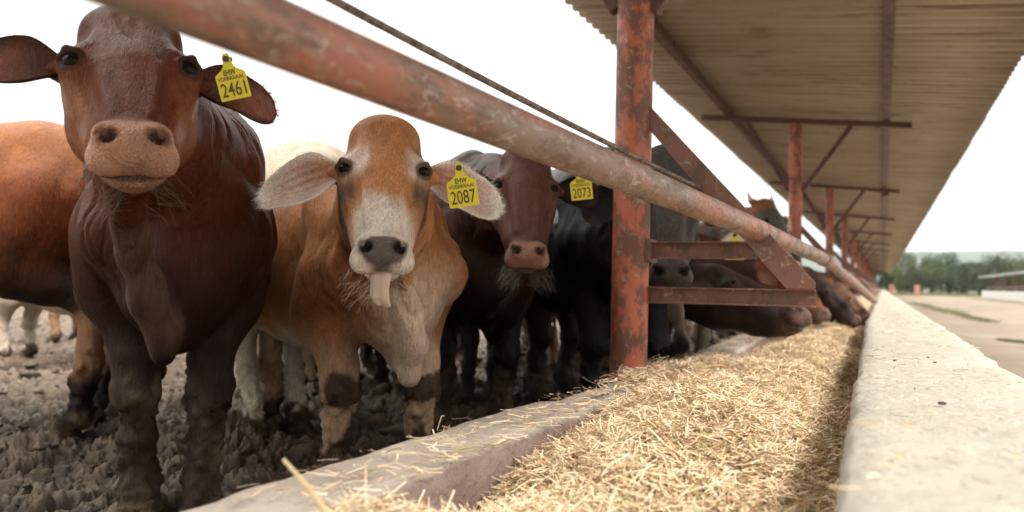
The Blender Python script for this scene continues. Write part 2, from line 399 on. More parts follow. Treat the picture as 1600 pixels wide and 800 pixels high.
# feed
def feed_z(x, y):
    t = np.clip((x+.70)/.64, 0, 1)
    base = CH-.395+.04*smooth(1.3, 2.6, y)-.02*smooth(4.5, 6, y)
    z = base+.03*np.sin(t*3.1)-.055*smooth(.55, 1.0, t)*smooth(.8, 2.2, y)+.045*fbm(x*3.5, y*2.6, None, 3, 41)+.02*fbm(x*12, y*12, None, 3, 42)
    z = z+.035*np.exp(-((y-2.95)/.45)**2)*smooth(.45, 0, t)+(.082*smooth(1.22, .92, y)-.045*np.exp(-((y-1.36)/.16)**2)-.02*smooth(2.4, 1.7, y)-.06*smooth(3.3, 3.8, y)*smooth(6, 5, y))*smooth(.5, .05, t)
    z = z+.05*np.exp(-((y-1.9)/.5)**2)*np.exp(-((t-.5)/.3)**2)
    return z
nx = 70; X, Y = np.meshgrid(np.linspace(-.74, -.03, nx), ya, indexing='ij')
Z = feed_z(X, Y)+.008*fbm(X*60, Y*60, None, 2, 43)
m = len(ya); idx = np.arange(nx*m).reshape(nx, m)
Fq = np.stack([idx[:-1, :-1], idx[1:, :-1], idx[1:, 1:], idx[:-1, 1:]], -1).reshape(-1, 4)
feed = mesh_np('feed_bed', np.stack([X, Y, Z], -1).reshape(-1, 3), Fq, M_FEED); tag(feed, 'bed of chopped straw and chaff filling the trough', 'feed', kind='stuff')
# strands: bent quads lying on the bed
def strands(name, n, xf, yf, zf, lens, wid, seed, tilt=.25, zoff=.004):
    r = np.random.default_rng(seed); y = yf(r, n); x = xf(r, n, y); z = zf(x, y)
    a = r.uniform(0, 6.283, n); L_ = r.uniform(*lens, n)*(1+.6*(r.uniform(0, 1, n) > .93)); w_ = r.uniform(*wid, n)
    el = r.normal(0, tilt, n); d = np.stack([np.cos(a)*np.cos(el), np.sin(a)*np.cos(el), np.sin(el)], -1)
    sd_ = np.stack([-np.sin(a), np.cos(a), r.normal(0, .7, n)], -1); sd_ /= np.linalg.norm(sd_, axis=1)[:, None]
    c = np.stack([x, y, z+zoff+np.abs(np.sin(el))*L_*.32+r.uniform(0, .012, n)], -1)
    bend = np.stack([r.normal(0, .12, n), r.normal(0, .12, n), r.normal(0, .1, n)], -1)*L_[:, None]
    pts = [c-d*L_[:, None]/2, c+bend*.5, c+d*L_[:, None]/2]
    V = np.stack([q+s*sd_*w_[:, None]/2 for q in pts for s in (-1, 1)], 1).reshape(-1, 3)
    i = np.arange(n)[:, None]*6; F = np.stack([i+np.array([[0, 1, 3, 2]]), i+np.array([[2, 3, 5, 4]])], 1).reshape(-1, 4)
    k = r.uniform(0, 1, (n, 1)); base = np.array([[.94, .80, .58]])*(1-k)+np.array([[.82, .60, .37]])*k
    base = base*r.uniform(.65, 1.15, (n, 1)); g = r.uniform(0, 1, n) > .95; base[g] = np.array([.45, .46, .18])*.9
    br = r.uniform(0, 1, n) > .86; base[br] *= np.array([.55, .42, .33])
    ob = mesh_np(name, V, F, M_STRAW, smooth_=False); vcol(ob, np.concatenate([np.repeat(base, 6, 0), np.ones((6*n, 1))], 1)); return ob
ob = strands('loose_straw', 85000, lambda r, n, y: r.uniform(-.685, -.055, n), lambda r, n: .7+7.5*r.uniform(0, 1, n)**1.5, feed_z, (.014, .075), (.0010, .0030), 51)
tag(ob, 'loose golden straw stalks lying on top of the feed', 'straw', kind='stuff')
ob = strands('straw_chaff', 90000, lambda r, n, y: r.uniform(-.70, -.055, n), lambda r, n: .7+5.5*r.uniform(0, 1, n)**1.4, feed_z, (.005, .018), (.002, .005), 52, .4, .002)
tag(ob, 'fine chaff flakes between the straw stalks', 'chaff', kind='stuff')
ob = strands('scattered_straw', 1500, lambda r, n, y: -.90+.21*r.uniform(0, 1, n)**.55, lambda r, n: .9+5*r.uniform(0, 1, n), lambda x, y: CT+.006+0*x+.012*np.sin(y*1.3+.4), (.008, .06), (.0014, .0032), 53, .1, .001)
tag(ob, 'bits of straw scattered on the inner curb', 'straw', kind='stuff')
ob = strands('heaped_straw', 900, lambda r, n, y: -.86+.18*r.uniform(0, 1, n)**.6, lambda r, n: 2.85+.25*r.normal(0, 1, n), lambda x, y: CT+.012+.02*np.exp(-((y-2.95)/.3)**2), (.012, .06), (.0016, .004), 54, .25, .002)
tag(ob, 'straw spilling over the curb at the foot of the post', 'straw', kind='stuff')
ob = strands('wall_straw', 800, lambda r, n, y: -.04+.34*r.uniform(0, 1, n), lambda r, n: .9+9*r.uniform(0, 1, n)**1.2, lambda x, y: WT+.006+0*x, (.006, .045), (.0014, .003), 55, .08, .001)
tag(ob, 'short straw bits lying on the outer wall top', 'straw', kind='stuff')
# big stalks standing out at the front
def stalk(pts, r0, label):
    t = MB().tube(pts, [r0*(1-.5*i/(len(pts)-1)) for i in range(len(pts))], 8)
    ob = t.build('straw_stalk', m_st, smooth_=True); tag(ob, label, 'straw stalk'); return ob
m_st = m_simple('stalk', (.58, .45, .24), .6)
stalk([P(530, 830, .95), P(487, 768, .97), P(443, 718, 1.0)], .0048, 'long pale straw stalk sticking up from the near end of the curb')
stalk([P(694, 612, 2.0)+np.array([0, 0, -.06]), P(690, 650, 1.95), P(683, 672, 1.93)], .002, 'thin straw stalk upright on the curb edge below the cream legs')
# pebbles on the wall
for i, (px, py, s) in enumerate(((1472, 630, .006), (1450, 558, .003), (1461, 566, .004), (1398, 563, .004), (1492, 532, .003))):
    c = G(px, py, WT+.004); me = bmesh.new(); bmesh.ops.create_icosphere(me, subdivisions=2, radius=s)
    for v in me.verts: v.co = Vector((v.co.x*1.3, v.co.y, v.co.z*.5))*(1+.25*rnd.random())+Vector(c)
    mm = bpy.data.meshes.new('pebble'); me.to_mesh(mm); mm.materials.append(M_PIN if 0 else M_BEAM); ob = bpy.data.objects.new('pebble', mm); COL.objects.link(ob)
    tag(ob, ['dark brown dirt crumb nearest the camera on the wall top', 'tiny dark crumb left of the pair farther up the wall top', 'dark crumb right of a tinier one on the wall top', 'small crumb near the trough edge of the wall top', 'tiny crumb farthest up the wall towards the road side'][i], 'crumb')

# ------------------------------------------------------------------ shed
PX, SP, NB = -.85, 6.15, 16
PY = [2.9+SP*k for k in range(-1, NB)]
zr = lambda x: CH+1.80-.11*x       # roof underside
shed = empty('feeding_shed', (PX, 2.9, 0), 'open feeding shed with rusty red posts and a corrugated iron roof', 'shed')
def inshed(ob): ob.parent = shed; ob.matrix_parent_inverse = Matrix.Translation((-PX, -2.9, 0)); return ob
# corrugated roof
yy = np.arange(-7, 97.5, .0125); n = len(yy); zc = .021*np.clip(2.2*np.sin(yy*2*math.pi/.15), -1, 1)
xx = [-2.08, -1.4, -.7, 0, .5, .93]
seam = .009*(((yy/.90) % 1) < .10)
jag = .005*np.repeat(rng.normal(0, 1, n//61+1), 61)[:n]
rows = []
for k, x in enumerate(xx):
    xk = x+(jag if k in (0, 5) else 0)
    rows.append(np.stack([np.full(n, x)+(jag if k in (0, 5) else 0), yy, zr(x)+zc+seam+.012], -1))
V = np.concatenate(rows+[r_+np.array([0, 0, .0016]) for r_ in rows]); q = len(xx)
idx = np.arange(q*n).reshape(q, n); top = idx+q*n
F = [np.stack([idx[:-1, :-1], idx[:-1, 1:], idx[1:, 1:], idx[1:, :-1]], -1).reshape(-1, 4),
     np.stack([top[:-1, :-1], top[1:, :-1], top[1:, 1:], top[:-1, 1:]], -1).reshape(-1, 4)]
for k in (0, q-1): F.append(np.stack([idx[k, :-1], top[k, :-1], top[k, 1:], idx[k, 1:]], -1))
inshed(mesh_np('roof', V, np.concatenate(F), M_ROOF, smooth_=True))
def slopebox(x0, x1, y0, y1, dz0, dz1):
    a, b = zr(x0), zr(x1)
    return MB().add([(x0,y0,a+dz0),(x1,y0,b+dz0),(x1,y1,b+dz0),(x0,y1,a+dz0),(x0,y0,a+dz1),(x1,y0,b+dz1),(x1,y1,b+dz1),(x0,y1,a+dz1)],
                    [(0,3,2,1),(4,5,6,7),(0,1,5,4),(1,2,6,5),(2,3,7,6),(3,0,4,7)])
for x in (-1.56, .035):
    inshed(slopebox(x-.035, x+.035, -7, 97.3, -.082, .001).build('purlin', M_BEAM))
for k, y in enumerate(PY):
    if y > 0: inshed(slopebox(-1.85, .27, y-.03, y+.03, -.14, -.083).build('crossbeam', M_BEAM))
    zt = zr(PX)-.142; ln = .007 if k == 1 else .0
    p = MB().tube([(PX-ln*1.5, y, -.3), (PX-ln, y, CT+.1), (PX+ln*.6, y, CH+1.0), (PX+ln*1.3, y, zt)], .069, 28)
    inshed(p.build('post', M_POST, smooth_=True))
    def bar(a, b, wd, th, name, mat, nn=None):
        a, b = Vector(a), Vector(b); d = (b-a).normalized(); s = Vector((0, 1, 0)); u = d.cross(s).normalized()
        m_ = MB().prism([a-u*wd/2-s*th/2, b-u*wd/2-s*th/2, b+u*wd/2-s*th/2, a+u*wd/2-s*th/2], s*th)
        return inshed(m_.build(name, mat, bevel=.0015))
    if y > 0:
        bar((PX+.07, y, CH+1.02), (-.30, y, zr(-.30)-.145), .05, .05, 'brace', M_BEAM)
        bar((PX-.07, y, CH+1.04), (-1.35, y, zr(-1.35)-.145), .05, .05, 'brace', M_BEAM)
    if y < 0: continue
    # side bracket reaching over the feed: two channels, a short one and a diagonal flat bar
    yb = y+.02
    def channel(x1, zc_, hgt=.062):
        m_ = MB(); z0, z1 = zc_-hgt/2, zc_+hgt/2; x0 = PX+.058
        m_.box(x0, x1, yb-.004, yb+.002, z0, z1); m_.box(x0, x1, yb-.030, yb-.0045, z1-.005, z1); m_.box(x0, x1, yb-.030, yb-.0045, z0, z0+.005)
        return inshed(m_.build('channel', M_IRON, bevel=.001))
    z1_, z2_, z3_ = CH+.125, CH-.040, CH+.335
    channel(-.40, z1_); channel(-.205, z2_, .060); channel(-.56, z3_, .05)
    # diagonal: end points from the post down to the tip
    a = Vector((PX+.066, yb-.022, CH+.60)); b = Vector((-.205, yb-.022, CH-.04))
    d = (b-a).normalized(); u = Vector((-d.z, 0, d.x)); wd = .075
    poly = [a+u*wd/2+d*0.0, Vector((-.205, yb-.035, z2_+.055)), Vector((-.205, yb-.035, z2_-.029)), Vector((-.245, yb-.035, z2_-.029)), a-u*wd/2]
    poly = [Vector((v.x, yb-.037, v.z)) for v in poly]; poly[0].x = poly[4].x = PX+.062
    poly[0].z = CH+.665; poly[4].z = CH+.575
    poly = [poly[0], Vector((-.205, yb-.037, z2_+.055)), Vector((-.205, yb-.037, z2_+.0325)), Vector((-.30, yb-.037, z2_+.0325)), poly[4]]
    inshed(MB().prism(poly, (0, .006, 0)).build('diagonal', M_IRON, bevel=.001))
    inshed(MB().box(PX+.05, PX+.078, yb-.05, yb+.05, z1_-.045, z1_+.04).build('gusset', M_IRON, bevel=.002))
# neck rails
def lerp(a, b, t): return a+(b-a)*t
A_, B_ = P(430, 50, .86), P(1188, 361, 2.80)
A0 = A_-(B_-A_)*.42
def rail(pts, r, mat=M_PIPE, name='rail'):
    q = []
    for i in range(len(pts)-1):
        for k in range(6): q.append(lerp(np.array(pts[i]), np.array(pts[i+1]), k/6))
    q.append(np.array(pts[-1]))
    return inshed(MB().tube(q, r, 32).build(name, mat, smooth_=True))
rail([A0, A_, B_], .0365)
e1 = P(1288, 405, 4.6); e2 = P(1366, 470, 8.2)
rail([B_+np.array([0, .01, 0]), e1], .0355); rail([e1, e2], .033, M_PIPE)
inshed(MB().tube([e1-(e1-B_)*.035, e1+(e1-B_)*.01], .042, 20).build('collar', M_IRON, smooth_=True))
for k in range(2, NB):
    y = PY[k]; y2 = y+SP
    rail([(-.36, y-.05, CH+.15), (-.33, y+2.4, CH+.10)], .036); rail([(-.33, y+2.4, CH+.10), (-.14, y2-.3, CH-.17)], .033)
box = MB().box(-.02, .10, PY[3]-.09, PY[3]-.035, zr(0)-.22, zr(0)-.09); inshed(box.build('switch_box', M_BEAM, bevel=.004))
# steel cable, twisted strands
def cable(pts, r, label, sag=0):
    q = []; m_ = MB(); pts = [np.array(p, float) for p in pts]; tot = 0
    n_ = 240; path = []
    for i in range(n_+1):
        t = i/n_; path.append(lerp(pts[0], pts[1], t)+np.array([0, 0, -sag*math.sin(t*math.pi)]))
    L_ = np.linalg.norm(pts[1]-pts[0]); d = (pts[1]-pts[0])/L_; s = np.cross(d, [0, 0, 1]); s /= np.linalg.norm(s); u = np.cross(s, d)
    for k in range(6):
        m_.tube([p+(s*math.cos(a)+u*math.sin(a))*r*.55 for p, a in ((path[i], i/n_*L_/(.05)*2*math.pi/1.0+k*math.pi/3) for i in range(n_+1))], r*.5, 6)
    ob = m_.build('wire_rope', M_CABLE, smooth_=True); tag(ob, label, 'cable'); return ob
ca, cb = P(528, -2, 1.28), P(1092, 293, 2.86)
cable([ca-(cb-ca)*.25, cb], .0072, 'twisted steel cable running above the near rail to the post', .01)
cable([P(1180, 345, 2.9), P(1335, 428, 8.6)], .008, 'thin steel cable running on beyond the bracket above the second rail', .02)

# ------------------------------------------------------------------ far side: pillars, second shed, white wall
for i, (px, py) in enumerate(((1393, 455), (1433, 453))):
    c = G(px, 457, GZ); c = P(px, 440, 82); c = (c[0], c[1])
    p = MB().box(c[0]-.24, c[0]+.24, c[1]-.24, c[1]+.24, GZ-.1, GZ+1.15).build('gate_pillar', M_PINK, bevel=.03)
    tag(p, ['pink concrete pillar nearest the end of the long shed', 'pink concrete pillar midway between the two sheds'][i], 'pillar')
ns = empty('neighbouring_shed', (9.3, 62, 0), 'low open cattle shed across the drive with white trough wall', 'shed')
def inns(ob): ob.parent = ns; ob.matrix_parent_inverse = Matrix.Translation((-9.3, -62, 0)); return ob
ya0, yb0 = 44, 92
inns(MB().box(9.0, 9.25, ya0, yb0, GZ-.1, GZ+.72).build('trough_wall', M_WHITE, bevel=.03))
inns(MB().add([(8.7,ya0,GZ+1.98),(13.5,ya0,GZ+2.4),(13.5,yb0,GZ+2.4),(8.7,yb0,GZ+1.98),(8.7,ya0,GZ+2.09),(13.5,ya0,GZ+2.5),(13.5,yb0,GZ+2.5),(8.7,yb0,GZ+2.09)],[(0,3,2,1),(4,5,6,7),(0,1,5,4),(1,2,6,5),(2,3,7,6),(3,0,4,7)]).build('roof', m_simple('zinc', (.42,.42,.42), .5, .4)))
y = ya0+1
while y < yb0:
    inns(MB().box(9.6, 9.8, y-.12, y+.12, GZ-.1, GZ+2.05).build('post', M_PINK)); y += 6
inns(MB().box(9.45, 9.5, ya0, yb0, GZ+.95, GZ+1.1).build('rail', M_IRON)); inns(MB().box(13.2, 13.4, ya0, yb0, GZ-.1, GZ+2.1).build('back_wall', M_BEAM))

# trees
def tree(cx, cy, h, wd, seed, label, tint):
    r = np.random.default_rng(seed); root = empty('bush_tree', (cx, cy, GZ-.05), label, 'tree', 'trees beyond the sheds')
    tk = MB(); cl = []
    for k in range(5):
        a = r.uniform(0, 6.28); top_ = Vector((math.cos(a)*wd*.3, math.sin(a)*wd*.3, h*r.uniform(.5, .8)))
        tk.tube([(0, 0, -.3), Vector((top_.x*.3, top_.y*.3, h*.25)), top_], [h*.035, h*.025, h*.008], 7)
    tk.build('trunk', m_bark, root, True)
    nc = 70; u = r.normal(0, 1, (nc, 3)); u /= np.linalg.norm(u, axis=1)[:, None]; u *= r.uniform(.35, 1, (nc, 1))**.6
    cen = u*np.array([wd*.58, wd*.5, h*.44])+np.array([0, 0, h*.48]); cen[:, 2] = np.maximum(cen[:, 2], h*.10)
    rad = r.uniform(.07, .17, nc)*h
    n = 13000; pick = r.integers(0, nc, n); d = r.normal(0, 1, (n, 3)); d /= np.linalg.norm(d, axis=1)[:, None]
    c = cen[pick]+d*(rad[pick]*r.uniform(.3, 1.08, n)**.6)[:, None]
    s = h*.015*r.uniform(.6, 1.5, n); e1_ = r.normal(0, 1, (n, 3)); e1_ /= np.linalg.norm(e1_, axis=1)[:, None]; e2_ = np.cross(e1_, r.normal(0, 1, (n, 3))); e2_ /= np.linalg.norm(e2_, axis=1)[:, None]
    V = np.stack([c-e1_*s[:, None], c+e2_*s[:, None]*.8, c+e1_*s[:, None]], 1).reshape(-1, 3)
    col = np.array(tint)*r.uniform(.7, 1.3, nc)[pick][:, None]*r.uniform(.8, 1.2, (n, 1))
    ob = mesh_np('crown', V, np.arange(3*n).reshape(-1, 3), M_LEAF, root, False); vcol(ob, np.concatenate([np.repeat(col, 3, 0), np.ones((3*n, 1))], 1))
m_bark = m_simple('bark', (.09, .07, .055), .9)
specs = [(1372, 118, 4.4, 4.5, 0), (1404, 116, 5.6, 5, 0), (1428, 112, 5.9, 5.5, 1), (1456, 114, 5.4, 5.5, 0), (1484, 118, 5.7, 5.5, 0), (1507, 122, 4.9, 5, 0), (1530, 120, 4.6, 4.6, 2),
         (1552, 112, 5.3, 5.5, 2), (1577, 110, 5.6, 5.5, 1), (1603, 114, 4.6, 5, 0), (1628, 112, 5.2, 5.5, 2), (1655, 112, 5, 5, 0)]
tl = ['dark green', 'yellow green', 'olive green']
pos = ['peeping out past the far end of the long shed', 'beside the long shed roof edge', 'above the second pink pillar', 'between the second pillar and the far shed', 'behind the left end of the far shed', 'with a dip in the tree line right of it',
       'low in the gap of the tree line', 'rising right after the gap', 'standing tallest over the far shed roof', 'sinking toward the right picture edge', 'just outside the right edge', 'beyond the right edge']
for i, (px, D, h, wd, t) in enumerate(specs):
    c = P(px, 440, D); tree(c[0], c[1], h*1.13, wd*1.1, 100+i, tl[t]+' bushy tree '+pos[i], [(.035, .06, .02), (.065, .085, .028), (.05, .068, .025)][t])
# loose clods lying in the trampled mud, far too many to count
def clods(n, seed):
    r = np.random.default_rng(seed); bm = bmesh.new(); bmesh.ops.create_icosphere(bm, subdivisions=2, radius=1)
    bv = np.array([v.co[:] for v in bm.verts]); bf = np.array([[v.index for v in f.verts] for f in bm.faces]); bm.free()
    u = r.uniform(0, 1, n); rad = 1.05*np.exp(u*math.log(14)); a = np.radians(r.uniform(96, 160, n)); x, y = rad*np.cos(a), rad*np.sin(a)
    k = x < -1.0; x, y, rad = x[k], y[k], rad[k]; n = len(x); z = mud_h(x, y)
    s = np.exp(r.normal(-4.75, .5, n))*(1+.07*rad)
    V = np.repeat(bv[None], n, 0); ph = r.uniform(0, 50, (n, 1))
    d = 1+.7*vnoise(V[..., 0]*1.5+ph, V[..., 1]*1.5+ph*2, V[..., 2]*1.5, 5)+.55*vnoise(V[..., 0]*3.4+ph, V[..., 1]*3.4, V[..., 2]*3.4+ph, 6)
    V = V*d[..., None]; t = r.uniform(0, 6.28, n); c, s_ = np.cos(t)[:, None], np.sin(t)[:, None]
    el = r.uniform(.9, 1.9, (n, 1)); X_ = V[..., 0]*el; Y_ = V[..., 1]; V = np.stack([X_*c-Y_*s_, X_*s_+Y_*c, V[..., 2]*r.uniform(.6, 1.0, (n, 1))], -1)
    V = V*s[:, None, None]+np.stack([x, y, z-s*.1], -1)[:, None, :]
    F = (bf[None]+(np.arange(n)*len(bv))[:, None, None]).reshape(-1, 3)
    ob = mesh_np('mud_clods', V.reshape(-1, 3), F, M_MUD); wv = np.clip(.15+.85*smooth(0, .8, bv[:, 2]), 0, 1)*.8  # clod tops coloured lighter, as if lit from above
    vcol(ob, np.repeat((np.tile(wv, n)*np.repeat(r.uniform(.2, 1.1, n), len(bv)))[:, None], 4, 1), 'lit_tops'); ob['kind'] = 'stuff'
    tag(ob, 'loose clods of trampled mud around the hooves', 'mud')
clods(5000, 61)
# the air: thin haze over the whole place
hm = bpy.data.materials.new('haze'); hm.use_nodes = True; hn = hm.node_tree; hn.nodes.clear()
ho_ = hn.nodes.new('ShaderNodeOutputMaterial'); pv = hn.nodes.new('ShaderNodeVolumePrincipled'); pv.inputs['Density'].default_value = .0002; pv.inputs['Color'].default_value = (.86, .93, 1, 1)
hn.links.new(pv.outputs[0], ho_.inputs['Volume'])
hz_ = MB().box(-4100, 4100, -210, 6100, -3, 320).build('haze', hm); hz_['kind'] = 'stuff'
# ------------------------------------------------------------------ signed-distance modelling of the animals
class Field:
    def __init__(s, lo, hi, h):
        s.lo = np.array(lo, float); s.h = h; s.n = np.ceil((np.array(hi)-s.lo)/h).astype(int)+1
        s.ax = [s.lo[i]+h*np.arange(s.n[i]) for i in range(3)]; s.f = np.full(s.n, .25, np.float32)
    def sub(s, lo, hi):
        i0 = np.clip(np.floor((np.array(lo)-s.lo)/s.h).astype(int), 0, s.n); i1 = np.clip(np.ceil((np.array(hi)-s.lo)/s.h).astype(int)+1, 0, s.n)
        if (i1 <= i0).any(): return None
        sl = tuple(slice(a, b) for a, b in zip(i0, i1))
        g = np.meshgrid(*[s.ax[i][sl[i]].astype(np.float32) for i in range(3)], indexing='ij', sparse=True); return sl, g
    def put(s, sl, d, k, op):
        f = s.f[sl]
        if op == 's': d = -d; hh = np.clip(.5-.5*(d-f)/-k, 0, 1) if 0 else None
        if op == 'u':
            hh = np.clip(.5+.5*(d-f)/k, 0, 1); s.f[sl] = d*(1-hh)+f*hh-k*hh*(1-hh)
        else:
            hh = np.clip(.5-.5*(d-f)/k, 0, 1); hh = np.clip(.5+.5*(d-f)/k, 0, 1); s.f[sl] = f*(1-hh)+d*hh+k*hh*(1-hh)
class Frame:
    def __init__(s, o=(0, 0, 0), R=np.eye(3)): s.o = np.array(o, float); s.R = np.array(R, float)   # rows of R: local axes
    def to(s, p): return s.o+np.asarray(p, float)@s.R
DW = []
class Model:
    def __init__(s): s.p = []; s.fr = Frame()
    def ell(s, c, r, k=.03, op='u', R=None):
        RR_ = s.fr.R if R is None else np.array(R)@s.fr.R
        s.p.append(('e', s.fr.to(c), np.array(r, float), RR_, k, op))
    def cone(s, a, b, ra, rb, k=.03, sq=None, f=1., op='u'):
        s.p.append(('c', s.fr.to(a), s.fr.to(b), ra, rb, None if sq is None else np.array(sq, float)@s.fr.R, f, k, op))
    def chain(s, pts, rs, k=.03, **kw):
        for i in range(len(pts)-1): s.cone(pts[i], pts[i+1], rs[i], rs[i+1], k, **kw)
    def eval(s, lo, hi, h):
        F = Field(lo, hi, h)
        for q in s.p:
            m = h*3
            if q[0] == 'e':
                _, c, r, R, k, op = q; ext = np.abs(R.T)@r if 0 else np.sqrt(((R*r[:, None])**2).sum(0))
                t = F.sub(c-ext-k-m, c+ext+k+m)
                if t is None: continue
                sl, g = t; d = [g[i]-c[i] for i in range(3)]
                l = [(d[0]*R[j, 0]+d[1]*R[j, 1]+d[2]*R[j, 2]) for j in range(3)]
                k0 = np.sqrt(sum((l[j]/r[j])**2 for j in range(3))); k1 = np.sqrt(sum((l[j]/r[j]**2)**2 for j in range(3)))+1e-6
                F.put(sl, k0*(k0-1)/k1, k, op)
            else:
                _, a, b, ra, rb, sq, f, k, op = q; rm = max(ra, rb)+k+m
                t = F.sub(np.minimum(a, b)-rm, np.maximum(a, b)+rm)
                if t is None: continue
                sl, g = t; ab = b-a; d = [g[i]-a[i] for i in range(3)]
                tt = np.clip((d[0]*ab[0]+d[1]*ab[1]+d[2]*ab[2])/(ab@ab+1e-9), 0, 1)
                e = [d[i]-tt*ab[i] for i in range(3)]; dd = e[0]**2+e[1]**2+e[2]**2
                if sq is not None:
                    w_ = e[0]*sq[0]+e[1]*sq[1]+e[2]*sq[2]; dd = dd+(f*f-1)*w_**2
                dist = np.sqrt(dd)-(ra+(rb-ra)*tt)
                F.put(sl, dist, k, op)
        return F
def surface_nets(F):
    f = F.f; n = np.array(f.shape); C = n-1; ins = f < 0
    cells = []; pos = []; quads = []
    st = np.array([C[1]*C[2], C[2], 1])
    offs = {0: [(0, -1, -1), (0, 0, -1), (0, 0, 0), (0, -1, 0)], 1: [(-1, 0, -1), (-1, 0, 0), (0, 0, 0), (0, 0, -1)], 2: [(-1, -1, 0), (0, -1, 0), (0, 0, 0), (-1, 0, 0)]}
    for ax in range(3):
        s0 = [slice(None)]*3; s1 = [slice(None)]*3; s0[ax] = slice(0, -1); s1[ax] = slice(1, None)
        I = np.argwhere(ins[tuple(s0)] != ins[tuple(s1)])
        J = I.copy(); J[:, ax] += 1
        ok = np.ones(len(I), bool)
        for b in range(3):
            if b != ax: ok &= (I[:, b] > 0) & (I[:, b] < n[b]-1)
        I, J = I[ok], J[ok]
        f0 = f[tuple(I.T)]; f1 = f[tuple(J.T)]; t = f0/(f0-f1); p = I.astype(float); p[:, ax] += t
        q = []
        for o_ in offs[ax]:
            c = (I+np.array(o_))@st; cells.append(c); pos.append(p); q.append(c)
        q = np.stack(q, 1); fl = f0 > 0; q[fl] = q[fl][:, ::-1]; quads.append(q)
    cells = np.concatenate(cells); pos = np.concatenate(pos); quads = np.concatenate(quads)
    u, inv = np.unique(cells, return_inverse=True); cnt = np.bincount(inv)
    V = np.stack([np.bincount(inv, pos[:, i])/cnt for i in range(3)], 1)*F.h+F.lo
    return V, np.searchsorted(u, quads)

def head_axes(az, pitch, roll, base_az):
    a = math.radians(az-base_az); h = np.array([math.cos(a), math.sin(a), 0]); z = np.array([0, 0, 1.]); b_ = math.radians(pitch)
    c = math.cos(b_)*h-math.sin(b_)*z; b = math.sin(b_)*h+math.cos(b_)*z; l = np.cross(z, h)
    r = math.radians(roll); l2 = l*math.cos(r)+c*math.sin(r); c2 = c*math.cos(r)-l*math.sin(r)
    return np.array([l2, b, c2])          # rows: left, face normal, down the face

def ear_mesh(fr, side, spec):
    # returns V, F, inner mask, t, s in model space; spec: dir (in head coords), L, W, face (opening direction), droop, cup
    d = np.array(spec['dir'], float); d[0] *= side; d /= np.linalg.norm(d); nrm = np.array(spec['face'], float); nrm[0] *= side
    nrm -= d*nrm.dot(d); nrm /= np.linalg.norm(nrm); w_ = np.cross(d, nrm)*side
    L_, W_ = spec['L'], spec['W']; nt_, ns_ = 30, 25; Vs = []; ts = []; ss = []; inn = []
    base = np.array([.082*side, -.085, -.035])
    if 'base' in spec: base = np.array([spec['base'][0]*side, spec['base'][1], spec['base'][2]])
    dr = np.array(spec.get('droop', (0, 0, 0)), float)*np.array([side, 1, 1])
    t = np.linspace(0, 1, nt_); s = np.linspace(-1, 1, ns_); T, S = np.meshgrid(t, s, indexing='ij')
    wd = W_/2*(.30+.70*smooth(0, .45, T))*np.sqrt(np.clip(1-np.clip((T-.42)/.58, 0, 1)**2.3, 0.0, 1))
    cup = spec.get('cup', .5)*(1-.75*T)
    cen = base+d*(L_*T)[..., None]+dr*(T**2)[..., None]
    asym = spec.get('asym', .0)*W_*np.sin(T*3.14)
    arc = S*1.25*cup*1.2
    off = np.where(np.abs(cup) > .01, (1-np.cos(arc*1.3))/(cup*1.56+1e-3), 0); lat = np.where(np.abs(cup) > .01, np.sin(arc*1.3)/(cup*1.56+1e-3), S)
    wav = .004*np.sin(T*9+S*2+side)
    p = cen+w_*(wd*lat+asym)[..., None]+nrm*(wd*off*.8+wav)[..., None]
    th = (.0065*(1-.5*np.abs(S))*(1-.4*T)+.018*(1-smooth(0, .3, T))*(1-S**2))
    pin = p+nrm*(th*.3)[..., None]; pout = p-nrm*(th)[..., None]
    V = np.concatenate([pin.reshape(-1, 3), pout.reshape(-1, 3)]); idx = np.arange(nt_*ns_).reshape(nt_, ns_); o_ = nt_*ns_
    F = [np.stack([idx[:-1, :-1], idx[1:, :-1], idx[1:, 1:], idx[:-1, 1:]], -1).reshape(-1, 4), o_+np.stack([idx[:-1, :-1], idx[:-1, 1:], idx[1:, 1:], idx[1:, :-1]], -1).reshape(-1, 4)]
    bd = list(idx[:, 0])+list(idx[-1, 1:])+list(idx[::-1, -1][1:]); bd = np.array(bd)
    F.append(np.stack([bd[:-1], bd[1:], bd[1:]+o_, bd[:-1]+o_], -1))
    F = np.concatenate(F)
    if side < 0: F = F[:, ::-1]
    inner = np.concatenate([np.ones(o_), np.zeros(o_)])
    return fr.to(V), F, inner, np.tile(T.ravel(), 2), np.tile(S.ravel(), 2)

